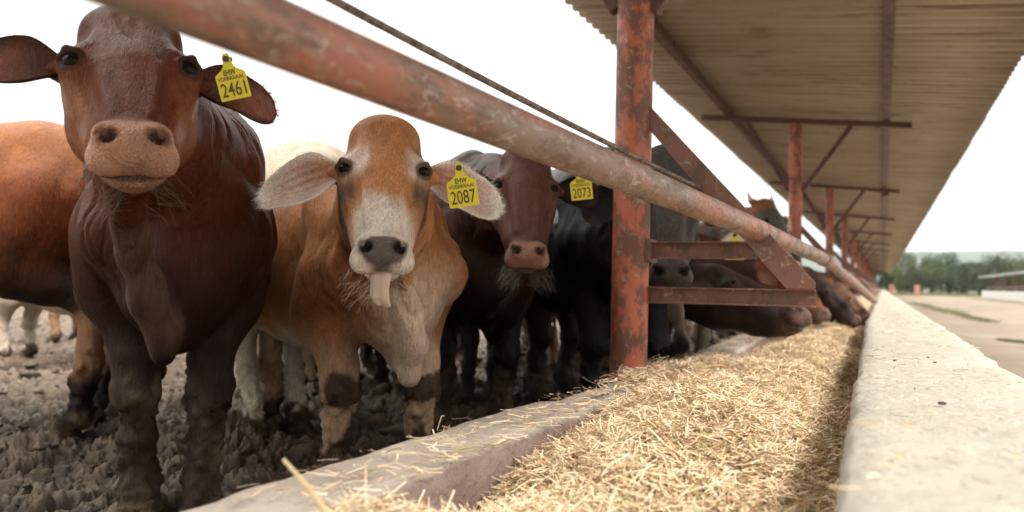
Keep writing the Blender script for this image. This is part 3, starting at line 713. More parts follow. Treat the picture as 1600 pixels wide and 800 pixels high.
def build_head(m, fr, o_):
    m.fr = fr; mw = o_.get('muz', 1.0); fl = o_.get('face', 1.0)
    cz = lambda c: c*fl if c > 0 else c
    m.ell((0, -.105, -.03), (.106, .10, .125), .03)
    m.ell((0, -.058, -.060), (.100, .052, .13), .03)
    m.ell((0, -.072, -.150), (.082, .056, .055), .05)
    for s in (-1, 1):
        m.ell((s*.091, -.052, -.004), (.029, .036, .036), .025)                # eye socket
        m.cone((s*.070, -.030, -.034), (s*.112, -.052, -.018), .013, .011, .018)    # brow
        m.ell((s*.080, -.070, .045), (.022, .03, .05), .03)                    # cheek bone
        m.cone((s*.060, -.105, .03), (s*.044, -.075, cz(.20)), .048, .032, .035)
        m.cone((s*.062, -.195, -.01), (s*.028, -.100, cz(.25)), .050, .026, .04)  # jaw
        m.ell((s*.070, -.17, .01), (.035, .065, .075), .035)                   # jowl
    m.cone((0, -.055, .02), (0, -.045, cz(.24)), .058, .046, .04)
    for s in (-1, 1):
        m.ell((s*.086, -.024, cz(.110)), (.016, .026, .045), .03, 's'); m.ell((s*.092, -.030, -.100), (.018, .026, .030), .03, 's')
        m.cone((s*.092, -.060, .035), (s*.056, -.052, cz(.19)), .013, .009, .014); m.cone((s*.042, -.018, .03), (s*.030, -.010, cz(.21)), .012, .010, .02)
        m.ell((s*.055, -.004, cz(.245)), (.014, .016, .03), .02, 's')
    m.ell((0, -.15, .06), (.06, .07, .14), .04)
    z = cz(.285)
    m.ell((0, -.038, z-.004), (.068*mw, .042, .046), .03)
    for s in (-1, 1):
        m.ell((s*.042*mw, -.040, z+.016), (.033*mw, .031, .030), .016)           # lips
        m.ell((s*.036*mw, -.005, z-.006), (.027, .020, .026), .015)             # nostril wing
    m.ell((0, -.012, z+.008), (.046*mw, .024, .032), .02)
    for s in (-1, 1):
        a = math.radians(28)*s; Rn = [[math.cos(a), 0, math.sin(a)], [0, 1, 0], [-math.sin(a), 0, math.cos(a)]]
        m.ell((s*.036*mw, .010, z+.010), (.0125, .022, .0105), .006, 's', Rn)
        m.ell((s*.049*mw, .002, z-.004), (.010, .018, .006), .006, 's', Rn)
    gap = o_.get('gap', 0)
    m.ell((0, -.060-gap*.5, z+.026), (.064*mw, .0065+gap*.5, .052), .003, 's')
    m.ell((0, -.072-gap, z+.004), (.045*mw, .020, .038), .005)
    m.cone((0, -.092-gap*.7, z-.01), (0, -.13, z-.09), .034, .045, .03)
    ez, eb = .0, -.040
    for s in (-1, 1):
        rz = math.radians(12)*s; m.ell((s*.1050, -.0150, .002), (.0155, .0150, .0090), .004, 's', [[math.cos(rz), 0, math.sin(rz)], [0, 1, 0], [-math.sin(rz), 0, math.cos(rz)]])
        m.ell((s*.088, -.012, .024), (.005, .009, .013), .008, 's')
        m.cone((s*.084, -.010, -.008), (s*.104, -.012, -.0125), .0055, .0065, .006); m.cone((s*.104, -.012, -.0125), (s*.118, -.030, -.006), .0065, .005, .006)
    for k_, w_ in enumerate(o_.get('wrinkle', [])): m.cone(w_[0], w_[1], .006, .004, .014, op='s')
    # ear roots
    for s, e in ((1, o_['ear_l']), (-1, o_['ear_r'])):
        d = np.array(e['dir'], float); d[0] *= s; d /= np.linalg.norm(d); b = np.array(e.get('base', (.082, -.085, -.035)), float); b[0] *= s
        m.cone(b-d*.03, b+d*.045, .034, .019, .03)
    if o_.get('horns'):
        for s in (-1, 1): m.chain([(s*.06, -.08, -.17), (s*.11, -.07, -.21), (s*.125, -.05, -.27)], [.032, .024, .008], .008)

def build_body(m, o_, fr, feet):
    m.fr = Frame(); fat = o_.get('fat', 1.0); Y = np.array([0, 1, 0.]); hump = o_.get('hump', 1.0); hx = o_.get('bl', 0)
    m.ell((-.58, 0, .80), (.56, .285*fat, .325), .08)
    m.ell((-.62, 0, .66), (.46, .24*fat, .22*o_.get('belly', 1)), .10)
    m.cone((-.12, 0, .97), (-1.15+hx, 0, .99), .17, .165, .10, Y, .85)
    m.ell((-1.16+hx, 0, .88), (.30, .245, .26), .09)
    m.ell((-1.38+hx, 0, .93), (.10, .13, .15), .08)
    m.ell((-.12, 0, 1.10), (.17, .07, .10*hump), .08)
    m.ell((-.06, 0, .80), (.24, .225*fat, .30), .08)
    m.ell((.10, 0, .66), (.16, .17*fat, .20), .08)                             # brisket
    sw = o_.get('sw', 1.0)
    for s in (-1, 1):
        m.cone((-.10, s*.155*sw, .98), (.10, s*.175*sw, .74), .12*sw, .115*sw, .06)         # shoulder blade to point of shoulder
        m.ell((-.06, s*.20*sw, .72), (.14, .085*sw, .16), .05)
        m.ell((-1.12+hx, s*.15, .78), (.25, .125, .24), .06)                    # thigh
        m.ell((-.98+hx, s*.235, 1.03), (.06, .05, .05), .08)                    # hook bone
    # legs
    for nme, s in (('fl', 1), ('fr', -1)):
        f = np.array([*feet[nme], 0.]); sw = o_.get('sw', 1.0); el = np.array([-.10+f[0]*.3, s*.17*sw, .60]); kn = np.array([f[0]*.85-.0, f[1]*.86+s*.025, .335]); ft = f+np.array([-.035, 0, .105])
        lg = o_.get('leg', 1.0); m.cone((-.02, s*.185*sw, .74), el, .13*sw, .108*lg, .06); m.cone(el, kn+np.array([-.012, 0, .09]), .105*lg, .062*lg, .05)
        m.cone(kn+np.array([-.012, 0, .09]), kn, .062*lg, .054*lg, .02); m.ell(kn+np.array([.008, 0, 0]), (.054*lg, .054*lg, .066), .03)
        m.cone(kn+np.array([-.006, 0, -.05]), ft, .043*lg, .038*lg, .02); m.ell(ft, (.046, .046, .05), .02)
        m.cone(ft, f+np.array([.02, 0, .04]), .040, .047, .02)
        for t_ in (-1, 1): m.ell(f+np.array([.035, t_*.026, .022]), (.068, .027, .042), .006)
    for nme, s in (('hl', 1), ('hr', -1)):
        f = np.array([*feet[nme], 0.]); dx = f[0]+1.28
        st_ = np.array([-1.02+hx*.9+dx*.2, s*.19, .66]); hk = np.array([-1.37+dx*.75, f[1]*.8+s*.03, .46]); ft = f+np.array([-.04, 0, .11])
        m.cone((-1.20+hx, s*.155, .84), st_, .15, .13, .07); m.cone(st_, hk+np.array([.02, 0, .05]), .125, .058, .05, Y, 1.15)
        m.ell(hk, (.062, .043, .06), .02); m.cone(hk+np.array([-.02, 0, .05]), hk+np.array([-.015, 0, .16]), .025, .016, .03)
        m.cone(hk, ft, .048, .036, .025); m.ell(ft, (.046, .046, .05), .02); m.cone(ft, f+np.array([.02, 0, .04]), .040, .047, .02)
        for t_ in (-1, 1): m.ell(f+np.array([.035, t_*.026, .022]), (.068, .027, .042), .006)
    # tail
    if o_.get('tail', True):
        m.chain([(-1.40+hx, 0, 1.00), (-1.48+hx, 0, .92), (-1.50+hx, .01, .70), (-1.48+hx, .0, .45)], [.04, .024, .018, .016], .03)
        m.chain([(-1.48+hx, 0, .47), (-1.47+hx, 0, .36), (-1.47+hx, .0, .20)], [.02, .035, .01], .02)
    # neck
    H = lambda p: fr.to(p)
    pl, th = H((0, -.14, -.10)), H((0, -.19, .02)); ctr = (pl*.55+th*.45)
    wx = np.array(o_.get('nb', (-.02, 0, .93)))
    side = np.cross(ctr-wx, [0, 0, 1.]); side /= np.linalg.norm(side)+1e-9
    mid = (ctr+wx)/2+np.array(o_.get('nmid', (0, 0, .0)))
    nk = o_.get('neck', 1.0)
    m.chain([ctr, mid, wx], [.118*nk, .155*nk, .215*nk], .07, sq=side, f=1.12)
    m.chain([pl, (pl+np.array([-.12, 0, 1.08]))/2+np.array([0, 0, .01]), np.array([-.12, 0, 1.06])], [.07, .085, .10], .07)
    dw = o_.get('dewlap')
    if dw:
        pts = [fr.to(p) if fl_ == 'h' else o_['_loc'](p) if fl_ == 'w' else np.array(p) for fl_, p, _ in dw]
        DW[:] = pts
        m.chain(pts, [r_ for _, _, r_ in dw], o_.get('dk', .045), sq=o_.get('dsq', Y), f=o_.get('df', 1.9))
    for e in o_.get('extra', []): e(m, fr)

def cow(name, label, root, az, s, O, hp, feet, o_, coat, group=None, hv=.011, hh=None, tagnum=None, hairs=0, whisk=False, eyes=True, tongue=None):
    root = np.array([root[0], root[1], o_.get('gz', 0.)]); ca, sa = math.cos(math.radians(az)), math.sin(math.radians(az))
    def loc(p): d = (np.asarray(p, float)-root)/s; return np.array([d[0]*ca+d[1]*sa, -d[0]*sa+d[1]*ca, d[2]])
    ho = loc(O) if len(O) == 3 and not isinstance(O, str) else O
    fr = Frame(ho, head_axes(hp[0], hp[1], hp[2], az)*o_.get('hs', 1.0))
    default = dict(fl=(.02, .13), fr=(-.03, -.13), hl=(-1.28, .14), hr=(-1.22, -.14)); ft = {}
    for k, v in default.items():
        u = feet.get(k); ft[k] = np.array(v) if u is None else loc((u[0], u[1], 0))[:2]
    hsz = o_.get('hs', 1.0)
    o_['_loc'] = loc; mb = Model(); build_body(mb, o_, fr, ft)
    R1 = fr.R/hsz
    # head primitives scaled through a uniform head size
    mh = Model(); build_head(mh, Frame(np.zeros(3), np.eye(3)), o_)
    for q in mh.p:
        q = list(q)
        if q[0] == 'e': q[1] = fr.to(q[1]); q[2] = q[2]*hsz; q[3] = q[3]@R1; q[4] *= hsz
        else: q[1] = fr.to(q[1]); q[2] = fr.to(q[2]); q[3] *= hsz; q[4] *= hsz; q[7] *= hsz; q[5] = None if q[5] is None else q[5]@R1
        mb.p.append(tuple(q))
    pts = [q[1] for q in mb.p]+[q[2] for q in mb.p if q[0] == 'c']
    lo = np.min(pts, 0)-.36; hi = np.max(pts, 0)+.36; lo[2] = -.06
    clipf = o_.get('clip')
    F = mb.eval(lo, hi, hv); V, Q = surface_nets(F)
    if hh:
        hb = [fr.to((a, b, c)) for a in (-.16, .16) for b in (-.30, .06) for c in (-.20, .42)]
        hlo, hhi = np.min(hb, 0), np.max(hb, 0)
        F2 = mb.eval(hlo, hhi, hh); V2, Q2 = surface_nets(F2)
        inb = ((V > hlo+hv*1.0) & (V < hhi-hv*1.0)).all(1); keep = ~(inb[Q].all(1)); Q = Q[keep]
        us, inv = np.unique(Q, return_inverse=True); V = V[us]; Q = inv.reshape(Q.shape)
        Q = np.concatenate([Q, Q2+len(V)]); V = np.concatenate([V, V2])
    # light muscle and skin relief
    nb_ = len(V); ear = np.zeros(nb_); et = np.zeros(nb_); es = np.zeros(nb_)
    low = smooth(.42, .25, V[:, 2]); am = .0035+.012*low*o_.get('mudded', 1)
    V = V+np.stack([fbm(V[:, 0]*14+i*9, V[:, 1]*14, V[:, 2]*14, 3, 60+i) for i in range(3)], 1)*am[:, None]*np.array([1, 1, .7])*(~_inhead(V, fr)[:, None] if 1 else 1)
    a_, b_, c_, d_ = (V[Q[:, i]] for i in range(4)); fn = np.cross(c_-a_, d_-b_); vn = np.zeros_like(V)
    for i in range(4):
        for j in range(3): vn[:, j] += np.bincount(Q[:, i], fn[:, j], len(V))
    vn /= np.linalg.norm(vn, axis=1)[:, None]+1e-12; x, y, z = V.T; ih = _inhead(V, fr)
    fold = np.abs(vnoise(x*15+z*2, y*9, z*2.6, 201))+.5*np.abs(vnoise(x*33, y*20, z*5, 202)); nm = smooth(-.15, .10, x)*smooth(.50, .62, z)*(~ih)
    V = V-vn*((1-np.clip(fold*2.2, 0, 1))*.012*nm*o_.get('folds', 1))[:, None]
    mus = np.abs(vnoise(x*5.5+z, y*5.5, z*4-x, 205)); V = V-vn*((1-np.clip(mus*3, 0, 1))*.010*(~ih)*smooth(.4, .5, z))[:, None]
    cl_ = smooth(.1, .5, vnoise(x*42, y*42, z*42, 203))+.5*smooth(.0, .5, vnoise(x*90, y*90, z*90, 204)); V = V+vn*(cl_*.011*low*o_.get('mudded', 1))[:, None]
    parts = [(V, Q, ear, et, es)]
    for sd_, e in ((1, o_['ear_l']), (-1, o_['ear_r'])):
        if e.get('none'): continue
        v, q, i_, t_, s_ = ear_mesh(fr, sd_, e); parts.append((v, q, 1+i_, t_, s_))
    off = 0; Vs, Qs, E1, E2, E3 = [], [], [], [], []
    for v, q, a, b, c in parts:
        Vs.append(v); Qs.append(q+off); E1.append(a); E2.append(b); E3.append(c); off += len(v)
    V = np.concatenate(Vs); Q = np.concatenate(Qs); ear = np.concatenate(E1); et = np.concatenate(E2); es = np.concatenate(E3)
    hc = (V-fr.o)@np.linalg.inv(fr.R)
    rgba = coat(V, hc, ear, et, es)
    _ = 0
    # mud on the lower legs
    up = o_.get('mud_up', .30); mk = smooth(.02, -.03, V[:, 2]-up*(.75+.5*fbm(V[:, 0]*5, V[:, 1]*5, V[:, 2]*3, 3, 91))-.05*fbm(V[:, 0]*30, V[:, 1]*30, V[:, 2]*30, 3, 92))
    mk = np.maximum(mk, o_.get('knee_mud', .0)*smooth(0, .18, .62-np.abs(V[:, 2]-.335)/.085+.9*fbm(V[:, 0]*15, V[:, 1]*15, V[:, 2]*15, 4, 94)-6*np.maximum(.02-V[:, 0], 0))*(V[:, 0] > -.5))
    mc_ = np.array([.050, .033, .021])*(1+.6*fbm(V[:, 0]*40, V[:, 1]*40, V[:, 2]*40, 3, 93))[:, None]
    tn = smooth(.05, .4, fbm(V[:, 0]*18, V[:, 1]*18, V[:, 2]*12, 4, 97))[:, None]*.75; mc_ = mc_*(1-tn)+np.array([.13, .092, .055])*tn
    mk = mk*(ear == 0)
    rgba[:, :3] = rgba[:, :3]*(1-mk[:, None])+mc_*mk[:, None]; rgba[:, 3] = rgba[:, 3]*(1-mk)+.7*mk
    rt_ = empty(name, tuple(root), label, name if name in ('cow', 'calf') else 'cow', group, math.radians(az)); rt_['category'] = 'cow'
    ob = mesh_np('body', V*s, Q, MC, rt_); vcol(ob, rgba)
    S_ = lambda p: tuple(np.asarray(p)*s)
    if eyes:
        for sd_ in (-1, 1):
            me = bmesh.new(); bmesh.ops.create_uvsphere(me, u_segments=24, v_segments=16, radius=.0185*s*hsz); mm = bpy.data.meshes.new('eye'); me.to_mesh(mm); me.free()
            for p_ in mm.polygons: p_.use_smooth = True
            mm.materials.append(MEYE); e = bpy.data.objects.new('eye', mm); COL.objects.link(e); e.parent = rt_; e.location = S_(fr.to((sd_*.0945, -.0315, .001)))
    if hairs: add_hairs(rt_, V, Q, rgba, hc, ear, fr, s, hairs)
    if whisk: whiskers(rt_, fr, s, o_)
    if tongue: tongue(rt_, fr, s)
    return rt_, fr, s
def _inhead(V, fr):
    hc = (V-fr.o)@np.linalg.inv(fr.R); return (np.abs(hc[:, 0]) < .15) & (hc[:, 2] > -.2) & (hc[:, 2] < .42) & (hc[:, 1] > -.25) & (hc[:, 1] < .08)

def add_hairs(rt_, V, Q, rgba, hc, ear, fr, s, n):
    # short coat hairs lying along the body, one thin blade each
    a, b, c = V[Q[:, 0]], V[Q[:, 1]], V[Q[:, 2]]; nr_ = np.cross(b-a, V[Q[:, 3]]-a); ar = np.linalg.norm(nr_, axis=1)+1e-12; nr_ = nr_/ar[:, None]
    cen = V[Q].mean(1); hq = hc[Q].mean(1); eq = ear[Q].mean(1)
    cw = np.linalg.inv(Frame().R)
    inh = (np.abs(hq[:, 0]) < .16) & (hq[:, 2] > -.22) & (hq[:, 2] < .30) & (hq[:, 1] > -.28)
    wgt = ar*np.where(eq > 0, 3.2, np.where(inh, 3.0, .8))*(cen[:, 2] > .3)
    nose = (hq[:, 2] > .245) & (hq[:, 1] > -.05); wgt[nose & (eq == 0)] *= .03
    r = np.random.default_rng(5); f = r.choice(len(Q), n, p=wgt/wgt.sum()); u = r.uniform(0, 1, (n, 2)); 
    p = (V[Q[f, 0]]*(1-u[:, :1])+V[Q[f, 1]]*u[:, :1])*(1-u[:, 1:])+(V[Q[f, 3]]*(1-u[:, :1])+V[Q[f, 2]]*u[:, :1])*u[:, 1:]
    nn = nr_[f]
    inb = inh[f] & (eq[f] == 0)
    upd = -fr.R[2]/np.linalg.norm(fr.R[2]); flow = np.where(inb[:, None], upd*np.where(hq[f, 2] > .02, 1, -1)[:, None]*.5+np.array([0, 0, -.5]), np.array([-.45, 0, -1.]))
    flow = flow+r.normal(0, .28, (n, 3)); eo = eq[f] > 0
    ed = np.stack([np.sign(hq[f, 0])*1., np.zeros(n), np.zeros(n)], 1)@(fr.R); flow[eo] = (ed*.8+r.normal(0, .35, (n, 3)))[eo]
    flow -= nn*(flow*nn).sum(1)[:, None]; flow /= np.linalg.norm(flow, axis=1)[:, None]+1e-9
    d = flow+nn*r.uniform(.12, .42, n)[:, None]; l = r.uniform(.006, .013, n)*np.where(eo, 1.5, 1)*np.where(inb, .85, 1.1)
    sdv = np.cross(d, nn); sdv /= np.linalg.norm(sdv, axis=1)[:, None]+1e-9; w_ = np.where(eo, .0009, .0012)
    q0 = p-nn*.001; T = np.stack([q0-sdv*w_[:, None]/2, q0+sdv*w_[:, None]/2, q0+d*l[:, None]], 1).reshape(-1, 3)*s
    col = rgba[Q[f]].mean(1); col[:, :3] *= r.uniform(.65, 1.5, (n, 1)); col = np.clip(col, 0, 1)
    ob = mesh_np('coat_hair', T, np.arange(3*n).reshape(-1, 3), MFUR, rt_, True); vcol(ob, np.repeat(col, 3, 0))
def whiskers(rt_, fr, s, o_):
    m = MB(); r = random.Random(3); z = .285*o_.get('face', 1); mw = o_.get('muz', 1)
    for k in range(o_.get('wn', 60)):
        sd_ = r.choice((-1, 1)); a = np.array([sd_*r.uniform(.02, .085)*mw, r.uniform(-.09, -.05), z+r.uniform(.03, .105)])
        d = np.array([sd_*r.uniform(.1, 1), r.uniform(-.2, .5), r.uniform(.2, 1.2)]); d /= np.linalg.norm(d); l = r.uniform(.012, .036)
        p0 = fr.to(a-d*.026); p1 = fr.to(a+d*l*.5); p2 = fr.to(a+d*l+np.array([0, -.004, l*.3]))
        m.tube([p0*s, p1*s, p2*s], [.0004*s, .00035*s, .00015*s], 3, False)
    m.build('whiskers', o_.get('wmat', M_WHISK), rt_)
M_WHISK = m_simple('whisker', (.10, .075, .055), .5); M_WHISK2 = m_simple('whisker_pale', (.45, .38, .30), .5)

def ear_tag(rt_, s, pos_world, wid, ang, num, az_face=None, lean=0.0, curl=0.15):
    inv = rt_.matrix_world.inverted() if 0 else Matrix.Rotation(-rt_.rotation_euler.z, 4, 'Z') @ Matrix.Translation(-Vector(rt_.location))
    c = Vector(pos_world); toc = (Vector(CAMP)-c).normalized()
    if az_face: toc = (Matrix.Rotation(math.radians(az_face), 3, 'Z') @ toc)
    right = Vector((0, 0, 1)).cross(toc).normalized(); up = toc.cross(right).normalized()
    R = Matrix((right, up, toc)).transposed() @ Matrix.Rotation(math.radians(ang), 3, 'Z')
    Mx = inv @ (Matrix.Translation(c) @ R.to_4x4())
    W_ = wid; out = [(-.50, -.62), (.50, -.62), (.52, -.58), (.52, .18), (.50, .24), (.24, .40), (.16, .52), (.13, .78), (.08, .90), (-.08, .90), (-.13, .78), (-.16, .52), (-.24, .40), (-.50, .24), (-.52, .18), (-.52, -.58)]
    bm = bmesh.new(); vs = [bm.verts.new((x*W_, y*W_, 0)) for x, y in out]; fc = bm.faces.new(vs)
    ex = bmesh.ops.extrude_face_region(bm, geom=[fc]); 
    for v in ex['geom']:
        if isinstance(v, bmesh.types.BMVert): v.co.z -= .0022
    bmesh.ops.recalc_face_normals(bm, faces=bm.faces); me = bpy.data.meshes.new('ear_tag'); bm.to_mesh(me); bm.free(); me.materials.append(M_TAG)
    tg = bpy.data.objects.new('ear_tag', me); COL.objects.link(tg); tg.parent = rt_; tg.matrix_local = Mx
    for txt, y, sz, off in (('EHW', .20, .20, .004), ('VOERKRAAL', .03, .15, 0.), (num, -.50, .52, .004)):
        cu = bpy.data.curves.new('tag_text', 'FONT'); cu.body = txt; cu.size = sz*W_*1.25; cu.align_x = 'CENTER'; cu.offset = off*W_*1.2; cu.extrude = .0003; cu.resolution_u = 3
        t = bpy.data.objects.new('tag_text', cu); COL.objects.link(t); bpy.context.view_layer.update()
        me2 = bpy.data.meshes.new_from_object(t.evaluated_get(bpy.context.evaluated_depsgraph_get())); bpy.data.objects.remove(t)
        xs_ = [v.co.x for v in me2.vertices]; wmax = {'EHW': .42, 'VOERKRAAL': .92}.get(txt, .86)*W_; k = wmax/(max(xs_)-min(xs_)); cx = (max(xs_)+min(xs_))/2
        for v in me2.vertices: v.co.x = (v.co.x-cx)*k
        me2.materials.clear(); me2.materials.append(M_INK)
        t = bpy.data.objects.new('tag_text', me2); COL.objects.link(t); t.parent = tg; t.location = (0, y*W_, .0006)
    pin = MB().tube([(0, .72*W_, -.02), (0, .72*W_, .004)], .10*W_, 14).build('tag_pin', M_PIN, tg)
    return tg

def mixc(a, b, t): return a*(1-t[:, None])+np.array(b)*t[:, None]
def base_coat(V, col, rough=.5):
    n = len(V); c = np.tile(np.array(col, float), (n, 1)); c = c*(1+.22*fbm(V[:, 0]*6, V[:, 1]*6, V[:, 2]*6, 4, 71))[:, None]
    return np.concatenate([c, np.full((n, 1), rough)], 1)
def nosepaint(c, hc, col, col2, face=1.0, rough=.32, top=.245):
    a, b, d = hc.T; z = d-.285*face+.285
    m_ = smooth(top, top+.03, z)*smooth(.40, .37, z)*smooth(.115, .085, np.abs(a))*smooth(-.13, -.09, b)
    c[:, :3] = mixc(c[:, :3], col, m_); c[:, 3] = c[:, 3]*(1-m_)+rough*m_
    mo = smooth(.0095, .005, np.abs(b+.060))*smooth(.25, .28, z)*smooth(.075, .06, np.abs(a)); c[:, :3] = mixc(c[:, :3], col2, mo*.8)
    n_ = smooth(.024, .012, np.hypot((np.abs(a)-.038)*1.0, (z-.294)*1.3))*smooth(-.03, -.005, b); c[:, :3] = mixc(c[:, :3], col2, n_*.9)
    return c
def around_eye(c, hc, col, r0=.03, r1=.02):
    d = np.sqrt((np.abs(hc[:, 0])-.10)**2+(hc[:, 1]+.024)**2+hc[:, 2]**2); m_ = smooth(r0, r1, d); c[:, :3] = mixc(c[:, :3], col, m_*.85); return c
# ------------------------------------------------------------------ the cattle
def azc(p): return math.degrees(math.atan2(-p[1], -p[0]))
EAR = dict(L=.20, W=.115, cup=.9)
def brownB(V, hc, ear, et, es):
    n = len(V); c = base_coat(V, (.105, .025, .0085), .42); a, b, d = hc.T
    c[:, :3] = mixc(c[:, :3], (.014, .0055, .004), smooth(.95, .5, V[:, 2])*.92)  # darker legs, plus underside shade painted into the lower coat
    inh = _inh(hc)
    c[:, :3] = mixc(c[:, :3], (.235, .082, .032), inh*smooth(.04, .085, np.abs(a))*smooth(-.02, .10, d)*smooth(.30, .18, d))
    c[:, :3] = mixc(c[:, :3], (.185, .085, .055), inh*smooth(.06, .02, np.abs(a)+.02*fbm(a*30, d*12, None, 3, 8))*smooth(.20, .0, d)*.75)
    c[:, :3] = mixc(c[:, :3], (.30, .135, .075), inh*smooth(.17, .24, d)*smooth(-.16, -.1, b))
    c = nosepaint(c, hc, (.43, .225, .15), (.06, .025, .02), .80); c = around_eye(c, hc, (.05, .022, .016), .030, .022)
    chin = smooth(-.070, -.078, b)*smooth(.26, .29, d)*inh; c[:, :3] = mixc(c[:, :3], (.36, .20, .10), chin*.8)
    dd = np.full(n, 9.); 
    for i in range(3):
        for t in (0, .25, .5, .75, 1.): dd = np.minimum(dd, np.linalg.norm(V-(DW[i]*(1-t)+DW[i+1]*t), axis=1))
    dwl = (ear == 0)*smooth(.085, .05, dd)*(1-inh)*(V[:, 0] > DW[0][0]-.35)
    c[:, :3] = mixc(c[:, :3], (.12, .068, .05), dwl*.8*smooth(-.4, .3, fbm(V[:, 0]*7, V[:, 1]*7, V[:, 2]*5, 3, 55)))
    k = ear > 0; c[k, :3] = np.array([.085, .035, .024])*(1+.3*fbm(V[k, 0]*30, V[k, 1]*30, V[k, 2]*30, 2, 4))[:, None]
    i = (ear == 2)*smooth(.3, .7, et)*smooth(.95, .4, np.abs(es)); c[:, :3] = mixc(c[:, :3], (.26, .11, .075), i*.9)
    return c
def _inh(hc): return (smooth(.17, .14, np.abs(hc[:, 0]))*smooth(-.22, -.17, hc[:, 2])*smooth(.46, .42, hc[:, 2])*smooth(-.30, -.24, hc[:, 1]))
def creamC(V, hc, ear, et, es):
    c = base_coat(V, (.46, .205, .085), .5); a, b, d = hc.T; x, y, z = V.T; nz = fbm(x*5, y*5, z*5, 4, 81)
    inh = _inh(hc)*(ear == 0); body = (1-inh)
    c[:, :3] = mixc(c[:, :3], (.56, .40, .27), body*smooth(.92, 1.06, z+.06*nz)*smooth(-.25, -.5, x))     # pale back
    c[:, :3] = mixc(c[:, :3], (.24, .085, .032), body*smooth(-.2, .4, nz+.25*np.sin(z*7+x*3))*.7)
    c[:, :3] = mixc(c[:, :3], (.58, .42, .31), body*smooth(.86, .62, z+.10*nz)*smooth(-.85, -.2, x)*smooth(.24, .10, np.abs(y-.02)+.10*nz)*.9)   # pale brisket
    c[:, :3] = mixc(c[:, :3], (.62, .53, .42), body*smooth(-.38, -.5, x)*smooth(.56, .46, z+.05*nz))     # pale hind legs
    c[:, :3] = mixc(c[:, :3], (.54, .37, .25), body*smooth(.60, .40, z+.08*nz)*smooth(-.5, -.3, x)*.8)
    dk = np.exp(-((z-.55)/.10)**2)*smooth(-1.0, -1.2, x)*smooth(-.2, .3, nz); c[:, :3] = mixc(c[:, :3], (.12, .09, .06), dk*.6*body)
    dd = np.full(len(V), 9.)
    for i in range(1, 4):
        for t in (0, .25, .5, .75, 1.): dd = np.minimum(dd, np.linalg.norm(V-(DW[i]*(1-t)+DW[i+1]*t), axis=1))
    c[:, :3] = mixc(c[:, :3], (.60, .45, .34), body*smooth(.13, .07, dd+.02*nz)*smooth(.78, .66, z+.06*nz)*(ear == 0)*.9)
    f = fbm(a*22, d*12, b*12, 4, 15)
    white = inh*np.maximum(smooth(.075, .15, d+.25*np.maximum(.055-np.abs(a), 0)*0-.05*f-.35*np.maximum(np.abs(a)-.05, 0)), smooth(.036, .06, np.abs(a)+.03*f)*smooth(-.085, -.03, d)*smooth(.05, .01, d)*smooth(.112, .098, np.abs(a))*.75)
    c[:, :3] = mixc(c[:, :3], (.70, .60, .52), white)
    c[:, :3] = mixc(c[:, :3], (.44, .20, .085), inh*smooth(.05, .085, np.abs(a))*smooth(.08, .11, d)*smooth(.23, .17, d)*.75)
    dark = inh*np.exp(-((d-.062)/.035)**2)*smooth(.060, .082, np.abs(a)); c[:, :3] = mixc(c[:, :3], (.10, .075, .06), dark*.9)
    c[:, :3] = mixc(c[:, :3], (.33, .125, .05), inh*smooth(.08, .03, np.abs(a)+.02*f)*smooth(-.03, -.12, d)*.5)
    # grey nose pad, pale lips
    m_ = inh*smooth(1.12, .9, np.hypot(a/.050, (d-.270)/.034)+.14*f)*smooth(-.055, -.035, b)
    c[:, :3] = mixc(c[:, :3], (.13, .10, .095), m_); c[:, 3] = c[:, 3]*(1-m_)+.35*m_
    n_ = smooth(.024, .012, np.hypot((np.abs(a)-.038), (d-.266)*1.3))*smooth(-.03, -.005, b)*inh; c[:, :3] = mixc(c[:, :3], (.02, .015, .015), n_*.95)
    c = around_eye(c, hc, (.05, .03, .022), .030, .022)
    k = ear > 0; c[k, :3] = np.array([.62, .45, .34])
    hair = (ear == 2)*smooth(.75, .25, et+.15*np.sin(es*22)+.1*fbm(et*9, es*9, None, 2, 3))*smooth(.8, .2, np.abs(es+.25))
    c[:, :3] = mixc(c[:, :3], (.62, .46, .38), (ear == 2)*1.); c[:, :3] = mixc(c[:, :3], (.36, .15, .07), hair*.9)
    c[:, :3] = mixc(c[:, :3], (.46, .21, .10), (ear == 1)*smooth(.7, .2, et)); c[:, :3] = mixc(c[:, :3], (.78, .72, .64), (ear > 0)*smooth(.8, .97, np.maximum(np.abs(es), et)))
    return c
def plain(col, low, nose, nose2=(.05, .03, .025), ears=None, top=None, muzz=None, rough=.48, face=None, topx=1.0):
    def f(V, hc, ear, et, es):
        c = base_coat(V, col, rough); z = V[:, 2]; nz = fbm(V[:, 0]*5, V[:, 1]*5, z*5, 4, 83); inh = _inh(hc)*(ear == 0)
        c[:, :3] = mixc(c[:, :3], low, smooth(.85, .45, z+.1*nz))
        if top: c[:, :3] = mixc(c[:, :3], top, smooth(.85, 1.1, z+.08*nz)*(1-inh))
        if face: c[:, :3] = mixc(c[:, :3], face, inh)
        if muzz: c[:, :3] = mixc(c[:, :3], muzz, inh*smooth(.22, .27, hc[:, 2])*.8)
        c = nosepaint(c, hc, nose, nose2); k = ear > 0
        c[k, :3] = np.array(ears or low)
        if ears: c[:, :3] = mixc(c[:, :3], tuple(np.array(ears)*.55), (ear == 2)*smooth(.7, .2, et)*.7)
        return c
    return f

